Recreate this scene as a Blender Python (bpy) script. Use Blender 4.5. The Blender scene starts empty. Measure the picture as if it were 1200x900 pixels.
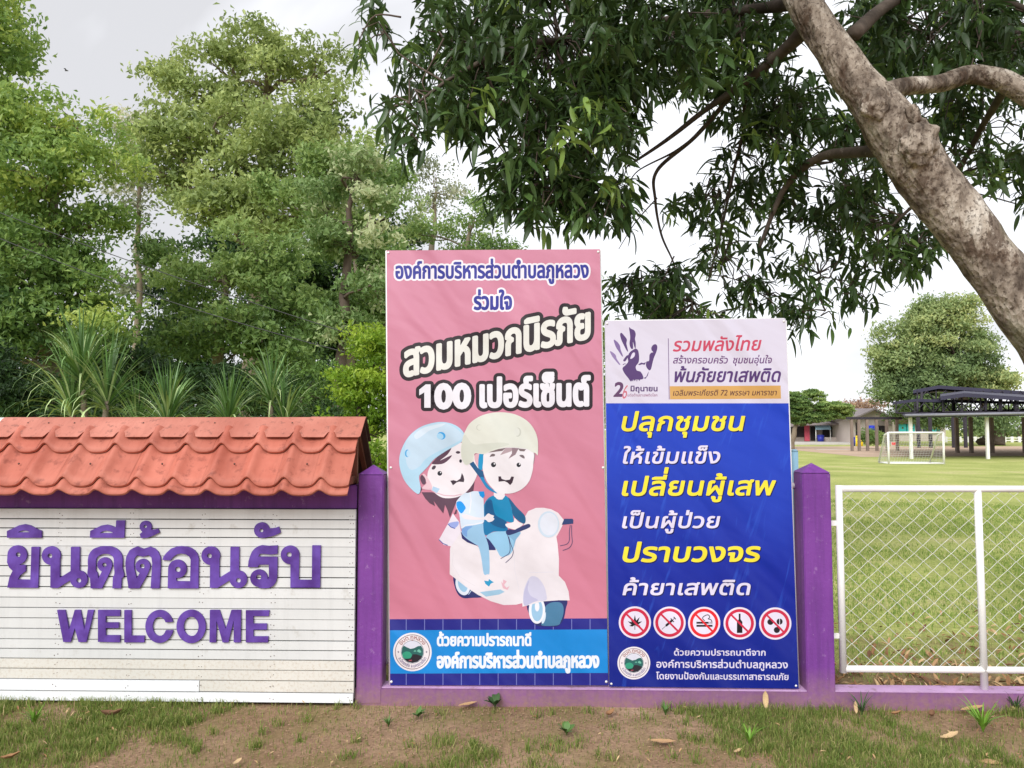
import bpy, bmesh, math, random
import numpy as np
from mathutils import Vector, noise as mnoise
from mathutils.geometry import tessellate_polygon
random.seed(7); rng = np.random.default_rng(11)
S = bpy.context.scene
COL = S.collection
# ------------------------------------------------------------------ camera
FPX = 906.0; HORIZON = 503.0
CAM = Vector((0, 0, 1.51)); YAW = math.radians(1.5); PITCH = math.atan((HORIZON-450)/FPX)
cd = bpy.data.cameras.new('camera'); cam = bpy.data.objects.new('camera', cd); COL.objects.link(cam)
cam.location = CAM; cam.rotation_euler = (math.pi/2+PITCH, 0, YAW)
cd.sensor_width = 36; cd.lens = FPX/1200*36; cd.clip_end = 3000; cd.clip_start = .05
S.camera = cam
# ------------------------------------------------------------------ world, sun, exposure
SUN_EL = math.radians(36); SUN_AZ = math.radians(200)      # compass style: 0 = +Y, clockwise
w = bpy.data.worlds.new('World'); S.world = w; w.use_nodes = True
nt = w.node_tree; N = nt.nodes; L = nt.links; N.clear()
out = N.new('ShaderNodeOutputWorld'); bg = N.new('ShaderNodeBackground'); bg.inputs[1].default_value = .1
sky = N.new('ShaderNodeTexSky'); sky.sky_type = 'NISHITA'; sky.sun_disc = False
sky.sun_elevation = SUN_EL; sky.sun_rotation = SUN_AZ
tc = N.new('ShaderNodeTexCoord'); mp = N.new('ShaderNodeMapping'); mp.inputs['Scale'].default_value = (1, 1, 1.5)
mp.inputs['Location'].default_value = (7.1, 1.9, 1.2)
n1 = N.new('ShaderNodeTexNoise'); n1.inputs['Scale'].default_value = 1.7; n1.inputs['Detail'].default_value = 5; n1.inputs['Roughness'].default_value = .5
n1.inputs['Distortion'].default_value = .5
rp = N.new('ShaderNodeValToRGB')
rp.color_ramp.elements[0].position = .40; rp.color_ramp.elements[0].color = (6.0, 6.0, 6.2, 1)
rp.color_ramp.elements[1].position = .57; rp.color_ramp.elements[1].color = (9.2, 9.3, 9.7, 1)
mx = N.new('ShaderNodeMix'); mx.data_type = 'RGBA'; mx.inputs[0].default_value = .93
L.new(tc.outputs['Generated'], mp.inputs[0]); L.new(mp.outputs[0], n1.inputs['Vector']); L.new(n1.outputs[0], rp.inputs[0])
L.new(sky.outputs[0], mx.inputs[6]); L.new(rp.outputs[0], mx.inputs[7]); L.new(mx.outputs[2], bg.inputs[0]); L.new(bg.outputs[0], out.inputs[0])
sl = bpy.data.lights.new('sun', 'SUN'); sl.energy = 2.3; sl.angle = math.radians(34); sl.color = (1, .985, .955)
so = bpy.data.objects.new('sun', sl); COL.objects.link(so)
sd = Vector((math.sin(SUN_AZ)*math.cos(SUN_EL), math.cos(SUN_AZ)*math.cos(SUN_EL), math.sin(SUN_EL)))
so.rotation_euler = sd.to_track_quat('Z', 'Y').to_euler(); so.location = (0, 0, 40)
vs = S.view_settings; vs.view_transform = 'Standard'; vs.look = 'None'; vs.gamma = 1; vs.exposure = 0.43
S.render.engine = 'CYCLES'; S.cycles.max_bounces = 7; S.cycles.diffuse_bounces = 4; S.cycles.transparent_max_bounces = 8
# ------------------------------------------------------------------ projection helpers
_f = Vector((-math.sin(YAW)*math.cos(PITCH), math.cos(YAW)*math.cos(PITCH), math.sin(PITCH)))
_r = Vector((math.cos(YAW), math.sin(YAW), 0)); _u = _r.cross(_f)
def ray(px, py): return _f + _r*((px-600)/FPX) + _u*((450-py)/FPX)
def P(px, py, Y, tilt=0.0, z0=0.09):
    """point of the photograph on the upright (or leaning) plane y = Y + tilt*(z-z0)"""
    d = ray(px, py)
    t = (Y + tilt*(CAM.z-z0)) / (d.y - tilt*d.z)
    return CAM + d*t
def G(px, py, z=0.0):
    d = ray(px, py); return CAM + d*((z-CAM.z)/d.z)
def proj(p):
    q = Vector(p)-CAM; z = q.dot(_f); return 600+FPX*q.dot(_r)/z, 450-FPX*q.dot(_u)/z, z
# ------------------------------------------------------------------ colour + materials
def lin(c): return tuple((v/255/12.92 if v/255 <= .04045 else ((v/255+.055)/1.055)**2.4) for v in c[:3])
def ramp(nt, stops):
    r = nt.nodes.new('ShaderNodeValToRGB'); e = r.color_ramp.elements
    while len(e) < len(stops): e.new(.5)
    for k, (p, c) in enumerate(stops): e[k].position = p; e[k].color = (*c, 1)
    return r
def newmat(name):
    m = bpy.data.materials.new(name); m.use_nodes = True
    return m, m.node_tree, m.node_tree.nodes['Principled BSDF']
def noise(nt, scale, detail=3, vec=None, rough=.55, stretch=None, world=False, dist=0):
    n = nt.nodes.new('ShaderNodeTexNoise'); n.inputs['Scale'].default_value = scale; n.inputs['Detail'].default_value = detail
    n.inputs['Roughness'].default_value = rough; n.inputs['Distortion'].default_value = dist
    if world:
        g = nt.nodes.new('ShaderNodeNewGeometry'); src = g.outputs['Position']
    else:
        g = nt.nodes.new('ShaderNodeTexCoord'); src = g.outputs['Object']
    if stretch:
        mpn = nt.nodes.new('ShaderNodeMapping'); mpn.inputs['Scale'].default_value = stretch[:3]
        if len(stretch) > 3: mpn.vector_type = 'TEXTURE'; mpn.inputs['Scale'].default_value = [1/v for v in stretch[:3]]; mpn.inputs['Rotation'].default_value = stretch[3:]
        nt.links.new(src, mpn.inputs[0]); src = mpn.outputs[0]
    nt.links.new(src, n.inputs['Vector']); return n
def bump(nt, bsdf, heights, strength=.3, dist=.01):
    prev = None
    for h, s, d in heights:
        b = nt.nodes.new('ShaderNodeBump'); b.inputs['Strength'].default_value = s; b.inputs['Distance'].default_value = d
        nt.links.new(h, b.inputs['Height'])
        if prev: nt.links.new(prev.outputs[0], b.inputs['Normal'])
        prev = b
    nt.links.new(prev.outputs[0], bsdf.inputs['Normal'])
def mixc(nt, fac, a, b):
    m = nt.nodes.new('ShaderNodeMix'); m.data_type = 'RGBA'
    for i, v in ((0, fac), (6, a), (7, b)):
        if hasattr(v, 'links'): nt.links.new(v, m.inputs[i])
        elif i == 0: m.inputs[0].default_value = v
        else: m.inputs[i].default_value = (*v, 1)
    return m.outputs[2]
def mat(name, c, rough=.6, var=.12, scale=6, bscale=80, bstr=.15, spec=.3, metal=0, c2=None, spots=None, world=False, detail=4, orand=0, streak=0):
    m, nt, b = newmat(name)
    a = c if c2 is None else c
    lo = tuple(v*(1-var) for v in c); hi = tuple(min(1, v*(1+var)) for v in (c2 or c))
    n = noise(nt, scale, detail, world=world); r = ramp(nt, [(.32, lo), (.68, hi)]); nt.links.new(n.outputs[0], r.inputs[0])
    colr = r.outputs[0]
    if spots:     # (colour, scale, threshold, softness, strength)
        sc_, ss, th, so_, st = spots
        n2 = noise(nt, ss, 6, world=world, rough=.65); r2 = ramp(nt, [(th, (0, 0, 0)), (th+so_, (st, st, st))]); nt.links.new(n2.outputs[0], r2.inputs[0])
        colr = mixc(nt, r2.outputs[0], colr, sc_)
    if streak:    # rain streaks running down
        n4 = noise(nt, 7, 6, world=world, rough=.7, stretch=(3.2, 1, .22)); r4 = ramp(nt, [(.48, (0, 0, 0)), (.72, (streak, streak, streak))]); nt.links.new(n4.outputs[0], r4.inputs[0])
        colr = mixc(nt, r4.outputs[0], colr, sc3(c, .55))
    if orand:     # every board, tile or leaf differs a little from its neighbour
        oi_ = nt.nodes.new('ShaderNodeObjectInfo'); mr = nt.nodes.new('ShaderNodeMapRange'); mr.inputs[3].default_value = 1-orand; mr.inputs[4].default_value = 1+orand; nt.links.new(oi_.outputs['Random'], mr.inputs[0])
        hv = nt.nodes.new('ShaderNodeHueSaturation'); nt.links.new(mr.outputs[0], hv.inputs['Value']); nt.links.new(colr, hv.inputs['Color']); colr = hv.outputs[0]
    nt.links.new(colr, b.inputs['Base Color'])
    b.inputs['Roughness'].default_value = rough; b.inputs['Specular IOR Level'].default_value = spec; b.inputs['Metallic'].default_value = metal
    if bstr: 
        n3 = noise(nt, bscale, 3, world=world); bump(nt, b, [(n3.outputs[0], bstr, .004)])
    return m
def sc3(c, k): return tuple(v*k for v in c)
def leafmat(name, stops, rough=.45, transl=.28, spec=.35):
    """foliage: each leaf has its own tint value, with its thin-leaf translucency"""
    m, nt, b = newmat(name)
    a = nt.nodes.new('ShaderNodeAttribute'); a.attribute_name = 'tint'
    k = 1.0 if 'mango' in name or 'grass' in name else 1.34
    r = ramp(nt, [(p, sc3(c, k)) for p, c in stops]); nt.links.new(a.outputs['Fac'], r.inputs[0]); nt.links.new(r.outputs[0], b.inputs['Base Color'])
    b.inputs['Roughness'].default_value = rough; b.inputs['Specular IOR Level'].default_value = spec
    t = nt.nodes.new('ShaderNodeBsdfTranslucent')
    hs = nt.nodes.new('ShaderNodeHueSaturation'); hs.inputs['Value'].default_value = 1.5; hs.inputs['Hue'].default_value = .485
    nt.links.new(r.outputs[0], hs.inputs['Color']); nt.links.new(hs.outputs[0], t.inputs[0])
    ms = nt.nodes.new('ShaderNodeMixShader'); ms.inputs[0].default_value = transl
    nt.links.new(b.outputs[0], ms.inputs[1]); nt.links.new(t.outputs[0], ms.inputs[2])
    nt.links.new(ms.outputs[0], nt.nodes['Material Output'].inputs[0])
    return m
def sc3(c, k): return tuple(v*k for v in c)
# ------------------------------------------------------------------ mesh helpers
class MB:
    def __init__(s): s.v = []; s.f = []; s.m = []; s.sm = []
    def add(s, vs, fs, mi=0, smooth=False):
        o = len(s.v); s.v += [tuple(v) for v in vs]; s.f += [tuple(i+o for i in f) for f in fs]; s.m += [mi]*len(fs); s.sm += [smooth]*len(fs); return s
    def box(s, x0, x1, y0, y1, z0, z1, mi=0, bev=0.0):
        if bev <= 0:
            vs = [(x, y, z) for z in (z0, z1) for y in (y0, y1) for x in (x0, x1)]
            return s.add(vs, [(0, 2, 3, 1), (4, 5, 7, 6), (0, 1, 5, 4), (2, 6, 7, 3), (0, 4, 6, 2), (1, 3, 7, 5)], mi)
        bm = bmesh.new(); r = bmesh.ops.create_cube(bm, size=1)
        for v in bm.verts: v.co = Vector(((x0+x1)/2+v.co.x*(x1-x0), (y0+y1)/2+v.co.y*(y1-y0), (z0+z1)/2+v.co.z*(z1-z0)))
        bmesh.ops.bevel(bm, geom=bm.edges[:], offset=bev, segments=2, affect='EDGES')
        bm.verts.index_update()
        s.add([v.co[:] for v in bm.verts], [[v.index for v in f.verts] for f in bm.faces], mi); bm.free(); return s
    def tube(s, pts, rad, n=8, mi=0, cap=True, smooth=True, disp=None):
        pts = [Vector(p) for p in pts]; k = len(pts)
        if not hasattr(rad, '__len__'): rad = [rad]*k
        ref = None; vs = []
        for i, p in enumerate(pts):
            d = (pts[min(i+1, k-1)]-pts[max(i-1, 0)])
            d = d.normalized() if d.length > 1e-9 else Vector((0, 0, 1))
            if ref is None: ref = Vector((1, 0, 0)) if abs(d.x) < .8 else Vector((0, 1, 0))
            a = (ref-d*ref.dot(d)).normalized(); ref = a; b = d.cross(a)
            for j in range(n):
                t = 2*math.pi*j/n; q = a*math.cos(t)+b*math.sin(t); r = rad[i]
                if disp: r = r*(1+disp(p, q, i/(k-1)))
                vs.append(p+q*r)
        fs = [(i*n+j, i*n+(j+1) % n, (i+1)*n+(j+1) % n, (i+1)*n+j) for i in range(k-1) for j in range(n)]
        if cap: fs += [tuple(range(n-1, -1, -1)), tuple((k-1)*n+j for j in range(n))]
        return s.add(vs, fs, mi, smooth)
    def cyl(s, c, r, h, n=16, mi=0, r2=None):
        return s.tube([c, (c[0], c[1], c[2]+h)], [r, r if r2 is None else r2], n, mi)
    def sheet(s, quad, mi=0): return s.add(quad, [tuple(range(len(quad)))], mi)
    def prism(s, poly, off, mi=0):
        n = len(poly); off = Vector(off); a = [Vector(p) for p in poly]; b = [p+off for p in a]
        tri = tessellate_polygon([a])
        fs = [t for t in tri]+[tuple(i+n for i in reversed(t)) for t in tri]+[(i, (i+1) % n, (i+1) % n+n, i+n) for i in range(n)]
        return s.add(a+b, fs, mi)
    def build(s, name, mats, parent=None, fixn=True):
        loc = parent_loc(parent)
        me = bpy.data.meshes.new(name)
        me.from_pydata([(v[0]-loc.x, v[1]-loc.y, v[2]-loc.z) for v in s.v], [], s.f)
        if not isinstance(mats, (list, tuple)): mats = [mats]
        for m in mats: me.materials.append(m)
        me.polygons.foreach_set('material_index', s.m); me.polygons.foreach_set('use_smooth', s.sm)
        if fixn:
            bm = bmesh.new(); bm.from_mesh(me); bmesh.ops.recalc_face_normals(bm, faces=bm.faces); bm.to_mesh(me); bm.free()
        me.update()
        o = bpy.data.objects.new(name, me); COL.objects.link(o)
        if parent: o.parent = parent
        return o
def parent_loc(p):
    v = Vector((0, 0, 0))
    while p: v += p.location; p = p.parent
    return v
def np_mesh(name, V, F, mats, parent=None, tint=None, smooth=False, matidx=None):
    """fast mesh from numpy arrays, F = (n,k) all faces of k corners"""
    V = np.asarray(V, np.float32); loc = parent_loc(parent); V = V-np.array(loc, np.float32)
    n, k = F.shape; me = bpy.data.meshes.new(name)
    me.vertices.add(len(V)); me.vertices.foreach_set('co', V.ravel())
    me.loops.add(n*k); me.loops.foreach_set('vertex_index', F.astype(np.int32).ravel())
    me.polygons.add(n); me.polygons.foreach_set('loop_start', np.arange(0, n*k, k, dtype=np.int32))
    me.polygons.foreach_set('use_smooth', np.full(n, smooth))
    for m in (mats if isinstance(mats, (list, tuple)) else [mats]): me.materials.append(m)
    if matidx is not None: me.polygons.foreach_set('material_index', matidx.astype(np.int32))
    if tint is not None:
        a = me.attributes.new('tint', 'FLOAT', 'POINT'); a.data.foreach_set('value', tint.astype(np.float32))
    me.update(calc_edges=True); me.validate()
    o = bpy.data.objects.new(name, me); COL.objects.link(o)
    if parent: o.parent = parent
    return o
def tag(o, label, cat, group=None):
    o['label'] = label; o['category'] = cat
    if group: o['group'] = group
    return o
def thing(name, loc, label, cat, group=None):
    o = bpy.data.objects.new(name, None); o.empty_display_size = .2; COL.objects.link(o); o.location = loc
    return tag(o, label, cat, group)
def structure(o): o['kind'] = 'structure'; return o
def stuff(o): o['kind'] = 'stuff'; return o
def share(o, name, parent, offset=(0, 0, 0), rot=(0, 0, 0), scale=1.0):
    c = o.copy(); COL.objects.link(c); c.name = name; c.parent = parent
    c.location = offset; c.rotation_euler = rot; c.scale = (scale,)*3; return c
# ================================================================== flat print and letter shapes (outlines found on a fine grid)
_cu = bpy.data.curves.new('glyph', 'FONT'); _ob = bpy.data.objects.new('glyph', _cu); COL.objects.link(_ob); _cu.resolution_u = 5
_gc = {}
def _splines(s):
    _cu.body = s; bpy.context.view_layer.update(); dg = bpy.context.evaluated_depsgraph_get()
    ev = _ob.evaluated_get(dg); c = ev.to_curve(dg); res = []
    for sp in c.splines:
        bp = sp.bezier_points; n = len(bp); pts = []
        for i in range(n):
            a, b = bp[i], bp[(i+1) % n]
            p0, p1, p2, p3 = [np.array(v[:2]) for v in (a.co, a.handle_right, b.handle_left, b.co)]
            straight = abs(np.cross(p1-p0, p3-p0))+abs(np.cross(p2-p0, p3-p0)) < 1e-5
            for t in ([0] if straight else [0, .25, .5, .75]):
                pts.append((1-t)**3*p0+3*(1-t)**2*t*p1+3*(1-t)*t*t*p2+t**3*p3)
        if len(pts) > 2: res.append(np.array(pts))
    ev.to_curve_clear(); return res
def _xmax(sp): return max(p[:, 0].max() for p in sp)
_KX = None
def glyph(ch):
    global _KX
    if ch not in _gc:
        if _KX is None: _KX = _xmax(_splines('ก'))
        adv = _xmax(_splines(ch+'ก'))-_KX
        _gc[ch] = ([] if ch == ' ' else _splines(ch), adv)
    return _gc[ch]
UP = 'ิีึืั็'; TONE = '่้๊๋์'; TALL = 'ปฝฟ'
def layout(text, track=0.0):
    """list of glyph outlines (em units), with Thai marks stacked"""
    x = 0; out_ = []; prev_up = False; base = ''
    for ch in text:
        sp, adv = glyph(ch); dy = 0; dx = 0
        if ch in UP and base in TALL and base: dx = -.13
        if ch in TONE:
            if prev_up: dy = .235
            if base in TALL and base: dx = -.13
        if ch == 'ำ' and prev_up: pass
        if sp: out_.append([q+np.array([x+dx, dy]) for q in sp])
        if adv > .02: x += adv+track; base = ch; prev_up = False
        elif ch in UP: prev_up = True
    return out_
def spl(pts, closed=True, k=6):
    """smooth closed curve through the points"""
    p = np.array(pts, float); n = len(p); r = []
    for i in range(n):
        a, b, c, d = p[i-1], p[i], p[(i+1) % n], p[(i+2) % n]
        for t in np.arange(k)/k:
            r.append(.5*((2*b)+(-a+c)*t+(2*a-5*b+4*c-d)*t*t+(-a+3*b-3*c+d)*t**3))
    return np.array(r)
def ell(cx, cy, rx, ry=None, rot=0, n=40):
    ry = rx if ry is None else ry; t = np.linspace(0, 2*np.pi, n, endpoint=False); c, s_ = math.cos(rot), math.sin(rot)
    x = rx*np.cos(t); y = ry*np.sin(t); return np.stack([cx+x*c-y*s_, cy+x*s_+y*c], 1)
def stroke(pts, w_):
    """a ribbon round an open line"""
    p = np.array(pts, float); d = np.gradient(p, axis=0); d /= np.linalg.norm(d, axis=1)[:, None]+1e-9
    nrm = np.stack([-d[:, 1], d[:, 0]], 1)*w_/2; return np.concatenate([p+nrm, (p-nrm)[::-1]])
def _sd(loops, X, Y):
    """signed distance (negative inside, non-zero winding)"""
    D = np.full(X.shape, 1e9, np.float32); W = np.zeros(X.shape, np.int16)
    for lp in loops:
        A = lp.astype(np.float32); B = np.roll(A, -1, 0)
        for a, b in zip(A, B):
            e = b-a; l2 = float(e@e)
            if l2 < 1e-10: continue
            px_ = X-a[0]; py_ = Y-a[1]; t = np.clip((px_*e[0]+py_*e[1])/l2, 0, 1)
            np.minimum(D, (px_-t*e[0])**2+(py_-t*e[1])**2, out=D)
            cr = e[0]*py_-e[1]*px_
            W += ((a[1] <= Y) & (b[1] > Y) & (cr > 0)).astype(np.int16)-((a[1] > Y) & (b[1] <= Y) & (cr < 0)).astype(np.int16)
    D = np.sqrt(D); return np.where(W != 0, -D, D)
def field(groups, h, margin):
    """union of several loop groups on one grid"""
    allp = np.concatenate([l for g in groups for l in g]); lo = allp.min(0)-margin; hi = allp.max(0)+margin
    nx, ny = (np.ceil((hi-lo)/h)+1).astype(int); F = np.full((ny, nx), margin*1.0, np.float32)
    for g in groups:
        q = np.concatenate(g); a = np.maximum(((q.min(0)-margin-lo)/h).astype(int), 0); b = np.minimum(((q.max(0)+margin-lo)/h).astype(int)+2, [nx, ny])
        xs = lo[0]+h*np.arange(a[0], b[0]); ys = lo[1]+h*np.arange(a[1], b[1]); X, Y = np.meshgrid(xs, ys)
        sub = F[a[1]:b[1], a[0]:b[0]]; np.minimum(sub, _sd(g, X.astype(np.float32), Y.astype(np.float32)), out=sub)
    return F, lo, h
def contours(F, lo, h, level, tol=.05):
    """iso-lines of F at level as closed loops"""
    f = F-level; f = np.where(np.abs(f) < 1e-6, 1e-6, f); s = f < 0; ny, nx = f.shape
    code = s[:-1, :-1]*1+s[:-1, 1:]*2+s[1:, 1:]*4+s[1:, :-1]*8
    seg = {}
    T = {1: [(3, 0)], 2: [(0, 1)], 3: [(3, 1)], 4: [(1, 2)], 5: [(3, 0), (1, 2)], 6: [(0, 2)], 7: [(3, 2)], 8: [(2, 3)], 9: [(2, 0)], 10: [(0, 1), (2, 3)], 11: [(2, 1)], 12: [(1, 3)], 13: [(1, 0)], 14: [(0, 3)]}
    def key(i, j, e):
        return {0: (0, i, j), 1: (1, i, j+1), 2: (0, i+1, j), 3: (1, i, j)}[e]
    for i, j in zip(*np.nonzero((code > 0) & (code < 15))):
        for a, b in T[int(code[i, j])]: seg[key(i, j, a)] = key(i, j, b)
    def pos(k):
        o, i, j = k
        if o == 0: t = f[i, j]/(f[i, j]-f[i, j+1]); return (lo[0]+(j+t)*h, lo[1]+i*h)
        t = f[i, j]/(f[i, j]-f[i+1, j]); return (lo[0]+j*h, lo[1]+(i+t)*h)
    loops = []
    while seg:
        k0, k = seg.popitem(); l = [k0]
        while k != k0 and k in seg: l.append(k); k = seg.pop(k)
        if len(l) > 3:
            pts = [pos(q) for q in l]; loops.append(simplify(pts, tol))
    return [l for l in loops if len(l) >= 3]
def simplify(p, tol):
    p = np.array(p); n = len(p); keep = np.zeros(n, bool)
    i1 = int(np.argmax(((p-p[0])**2).sum(1))); keep[[0, i1]] = True; st = [(0, i1), (i1, n)]
    q = np.vstack([p, p[:1]])
    while st:
        a, b = st.pop()
        if b-a < 2: continue
        A, B = q[a], q[b]; e = B-A; l = math.hypot(*e)+1e-9; d = np.abs(e[0]*(q[a+1:b, 1]-A[1])-e[1]*(q[a+1:b, 0]-A[0]))/l
        k = int(np.argmax(d))
        if d[k] > tol: keep[a+1+k] = True; st += [(a, a+1+k), (a+1+k, b)]
    return p[keep]
def _area(l): x, y = l[:, 0], l[:, 1]; return .5*float((x*np.roll(y, -1)-np.roll(x, -1)*y).sum())
def _inside(pt, l):
    x, y = l[:, 0], l[:, 1]; x2, y2 = np.roll(x, -1), np.roll(y, -1); c = (y > pt[1]) != (y2 > pt[1])
    return bool((c & (pt[0] < (x2-x)*(pt[1]-y)/np.where(c, y2-y, 1)+x)).sum() % 2)
def tess(loops):
    """fill loops: every outline is filled on its own together with the holes inside it"""
    vs = [(float(x), float(y)) for l in loops for x, y in l]; off = np.cumsum([0]+[len(l) for l in loops])
    ar = [_area(np.asarray(l)) for l in loops]
    if len(loops) == 1: return vs, [tuple(t) for t in tessellate_polygon([[Vector((x, y, 0)) for x, y in loops[0]]])]
    sgn = 1 if ar[int(np.argmax(np.abs(ar)))] > 0 else -1
    outer = [i for i in range(len(loops)) if ar[i]*sgn > 0]; grp = {i: [i] for i in outer}
    for i in range(len(loops)):
        if i in grp: continue
        c = [o for o in outer if _inside(loops[i][0], loops[o])]
        if c: grp[min(c, key=lambda o: abs(ar[o]))].append(i)
    tr = []
    for o, g_ in grp.items():
        mp_ = [off[i]+k for i in g_ for k in range(len(loops[i]))]
        tr += [tuple(int(mp_[j]) for j in t) for t in tessellate_polygon([[Vector((x, y, 0)) for x, y in loops[i]] for i in g_])]
    return vs, tr
class Print:
    """flat print laid layer by layer on one banner"""
    def __init__(s, Y, tilt, step=.00003): s.Y = Y; s.t = tilt; s.k = 0; s.step = step; s.items = {}
    def put(s, part, colour, loops, lift=1):
        s.k += lift; mb = s.items.setdefault(part, MB()); s.mats = getattr(s, 'mats', {}); ml = s.mats.setdefault(part, [])
        if colour not in ml: ml.append(colour)
        vs, tr = tess(loops); mb.add([P(x, y, s.Y-s.k*s.step, s.t) for x, y in vs], [t for t in tr], ml.index(colour))
    def text(s, part, text, x0, x1, base0, base1, hgt, colour, weight=.02, shear=0, outlines=(), h=None, arc=None, track=0, base_k=14, cont=False):
        if part == 'lettering': s.nl = getattr(s, 'nl', 0)+(0 if cont else 1); part = 'text_line|%d' % s.nl
        g = layout(text, track); a = np.concatenate([q for gg in g for q in gg]); mnx, mxx = a[:, 0].min(), a[:, 0].max()
        sy = hgt/.56 if any(ord(c) > 3000 for c in text) else hgt/.69; sx = (x1-x0-shear*hgt)/(mxx-mnx); out_ = []
        for gg in g:
            gl = []
            for q in gg:
                X = (q[:, 0]-mnx)*sx; Yv = q[:, 1]*sy
                if arc:      # (cx, cy, radius, start angle, end angle) clockwise over the top / counter under
                    cx, cy, r, a0, a1 = arc; L_ = (mxx-mnx)*sx; th = a0+(a1-a0)*X/L_; rr = r+Yv*(1 if a1 > a0 else -1)
                    gl.append(np.stack([cx+rr*np.sin(th), cy-rr*np.cos(th)], 1))
                else:
                    gl.append(np.stack([x0+X+shear*Yv, base0+(base1-base0)*X/(x1-x0)-Yv], 1))
            out_.append(gl)
        wpx = weight*sy; om = max([o[0] for o in outlines], default=0)
        h = h or max(.12, min(.35, hgt/40)); F, lo, hh = field(out_, h, om+wpx+1)
        k0 = s.k; s.k = max(s.k, 0) if part == 'emblem' else base_k
        for r, c in sorted(outlines, key=lambda o: -o[0]): s.put(part, c, contours(F, lo, hh, wpx+r, .06))
        s.put(part, colour, contours(F, lo, hh, wpx, .04)); s.k = k0 if part != 'emblem' else s.k
    def build(s, parent):
        res = []
        for part, mb in s.items.items(): res.append(mb.build(part.split('|')[0], [PM(c) for c in s.mats[part]], parent, fixn=False))
        return res
_pm = {}
def wrinkles(nt, b, amount=1.0):
    g = noise(nt, 2.6, 2, stretch=(1, 1, .22, 0, -.62, 0), world=True, dist=.5)
    n2 = noise(nt, 260, 1, world=True, stretch=(1, 1, .12)); n3 = noise(nt, 6, 2, world=True, stretch=(.3, 1, 1.2, 0, .5, 0))
    bump(nt, b, [(g.outputs[0], .9*amount, .10), (n3.outputs[0], .35*amount, .02), (n2.outputs[0], .10, .001)])
def PM(c):
    """printed vinyl of one ink colour (0-255)"""
    if c not in _pm:
        m, nt, b = newmat('printed_vinyl'); col = tuple(v*.86 for v in lin(c))
        n = noise(nt, 5, 4, world=True); r = ramp(nt, [(.3, sc3(col, .93)), (.7, tuple(min(1, v*1.05) for v in col))]); nt.links.new(n.outputs[0], r.inputs[0])
        nt.links.new(r.outputs[0], b.inputs['Base Color']); b.inputs['Roughness'].default_value = .42; b.inputs['Specular IOR Level'].default_value = .35
        wrinkles(nt, b); _pm[c] = m
    return _pm[c]
# ================================================================== materials of the place
M = {}
M['plank'] = mat('white_painted_board', lin((212, 213, 213)), .55, .05, 2, 150, .12, spots=(lin((150, 140, 120)), 9, .60, .16, .5), orand=.045, streak=.16)
M['plank_new'] = mat('fresh_white_board', lin((232, 234, 238)), .4, .03, 2, 150, .06, spots=(lin((160, 155, 150)), 14, .70, .1, .5))
M['plank_old'] = mat('sand_splashed_board', lin((210, 207, 200)), .7, .05, 3, 150, .2, spots=(lin((170, 148, 120)), 60, .50, .22, .5))
M['gap_shade'] = mat('gap_shade_backing', (.03, .028, .03), .9)  # near-black: the shade behind the board gaps is put into this colour
def purple():
    m, nt, b = newmat('purple_painted_render')
    n = noise(nt, 2.5, 5, stretch=(1, 1, .5)); r = ramp(nt, [(.3, lin((106, 52, 132))), (.7, lin((134, 72, 160)))]); nt.links.new(n.outputs[0], r.inputs[0])
    n2 = noise(nt, 24, 6, rough=.7); r2 = ramp(nt, [(.60, (0, 0, 0)), (.72, (.5, .5, .5))]); nt.links.new(n2.outputs[0], r2.inputs[0])
    c = mixc(nt, r2.outputs[0], r.outputs[0], lin((176, 142, 188)))
    n7 = noise(nt, 8, 6, stretch=(3, 3, .2), rough=.7, world=True); r7 = ramp(nt, [(.46, (0, 0, 0)), (.72, (.55, .55, .55))]); nt.links.new(n7.outputs[0], r7.inputs[0]); c = mixc(nt, r7.outputs[0], c, lin((80, 44, 104)))
    n8 = noise(nt, 60, 3, world=True); r8 = ramp(nt, [(.76, (0, 0, 0)), (.78, (.7, .7, .7))]); nt.links.new(n8.outputs[0], r8.inputs[0]); c = mixc(nt, r8.outputs[0], c, lin((200, 190, 196)))
    g = nt.nodes.new('ShaderNodeNewGeometry'); sx = nt.nodes.new('ShaderNodeSeparateXYZ'); nt.links.new(g.outputs['Position'], sx.inputs[0])
    mr = nt.nodes.new('ShaderNodeMapRange'); mr.inputs[1].default_value = .0; mr.inputs[2].default_value = .22; mr.inputs[3].default_value = 1.3; mr.inputs[4].default_value = 0
    nt.links.new(sx.outputs[2], mr.inputs[0]); n3 = noise(nt, 30, 6, rough=.7)
    mm = nt.nodes.new('ShaderNodeMath'); mm.operation = 'MULTIPLY'; nt.links.new(mr.outputs[0], mm.inputs[0]); nt.links.new(n3.outputs[0], mm.inputs[1])
    c = mixc(nt, mm.outputs[0], c, lin((150, 120, 100)))
    nt.links.new(c, b.inputs['Base Color']); b.inputs['Roughness'].default_value = .5; b.inputs['Specular IOR Level'].default_value = .35
    n4 = noise(nt, 45, 5, rough=.6); n5 = noise(nt, 6, 2); bump(nt, b, [(n4.outputs[0], .35, .006), (n5.outputs[0], .3, .01)]); return m
M['purple'] = purple()
M['letter'] = mat('purple_letter_board', lin((84, 48, 136)), .5, .16, 9, 120, .06, c2=lin((100, 72, 160)), orand=.08, streak=.25)
M['tile'] = mat('red_painted_roof_sheet', lin((174, 92, 74)), .6, .10, 3, 90, .12, c2=lin((188, 114, 96)), spots=(lin((118, 58, 48)), 16, .55, .12, .6), spec=.35, orand=.10, streak=.35)
M['tile_cap'] = mat('worn_red_ridge_cap', lin((178, 106, 90)), .6, .08, 3, 90, .12, c2=lin((192, 126, 110)), spots=(lin((120, 78, 68)), 26, .56, .10, .6), streak=.3)
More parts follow.
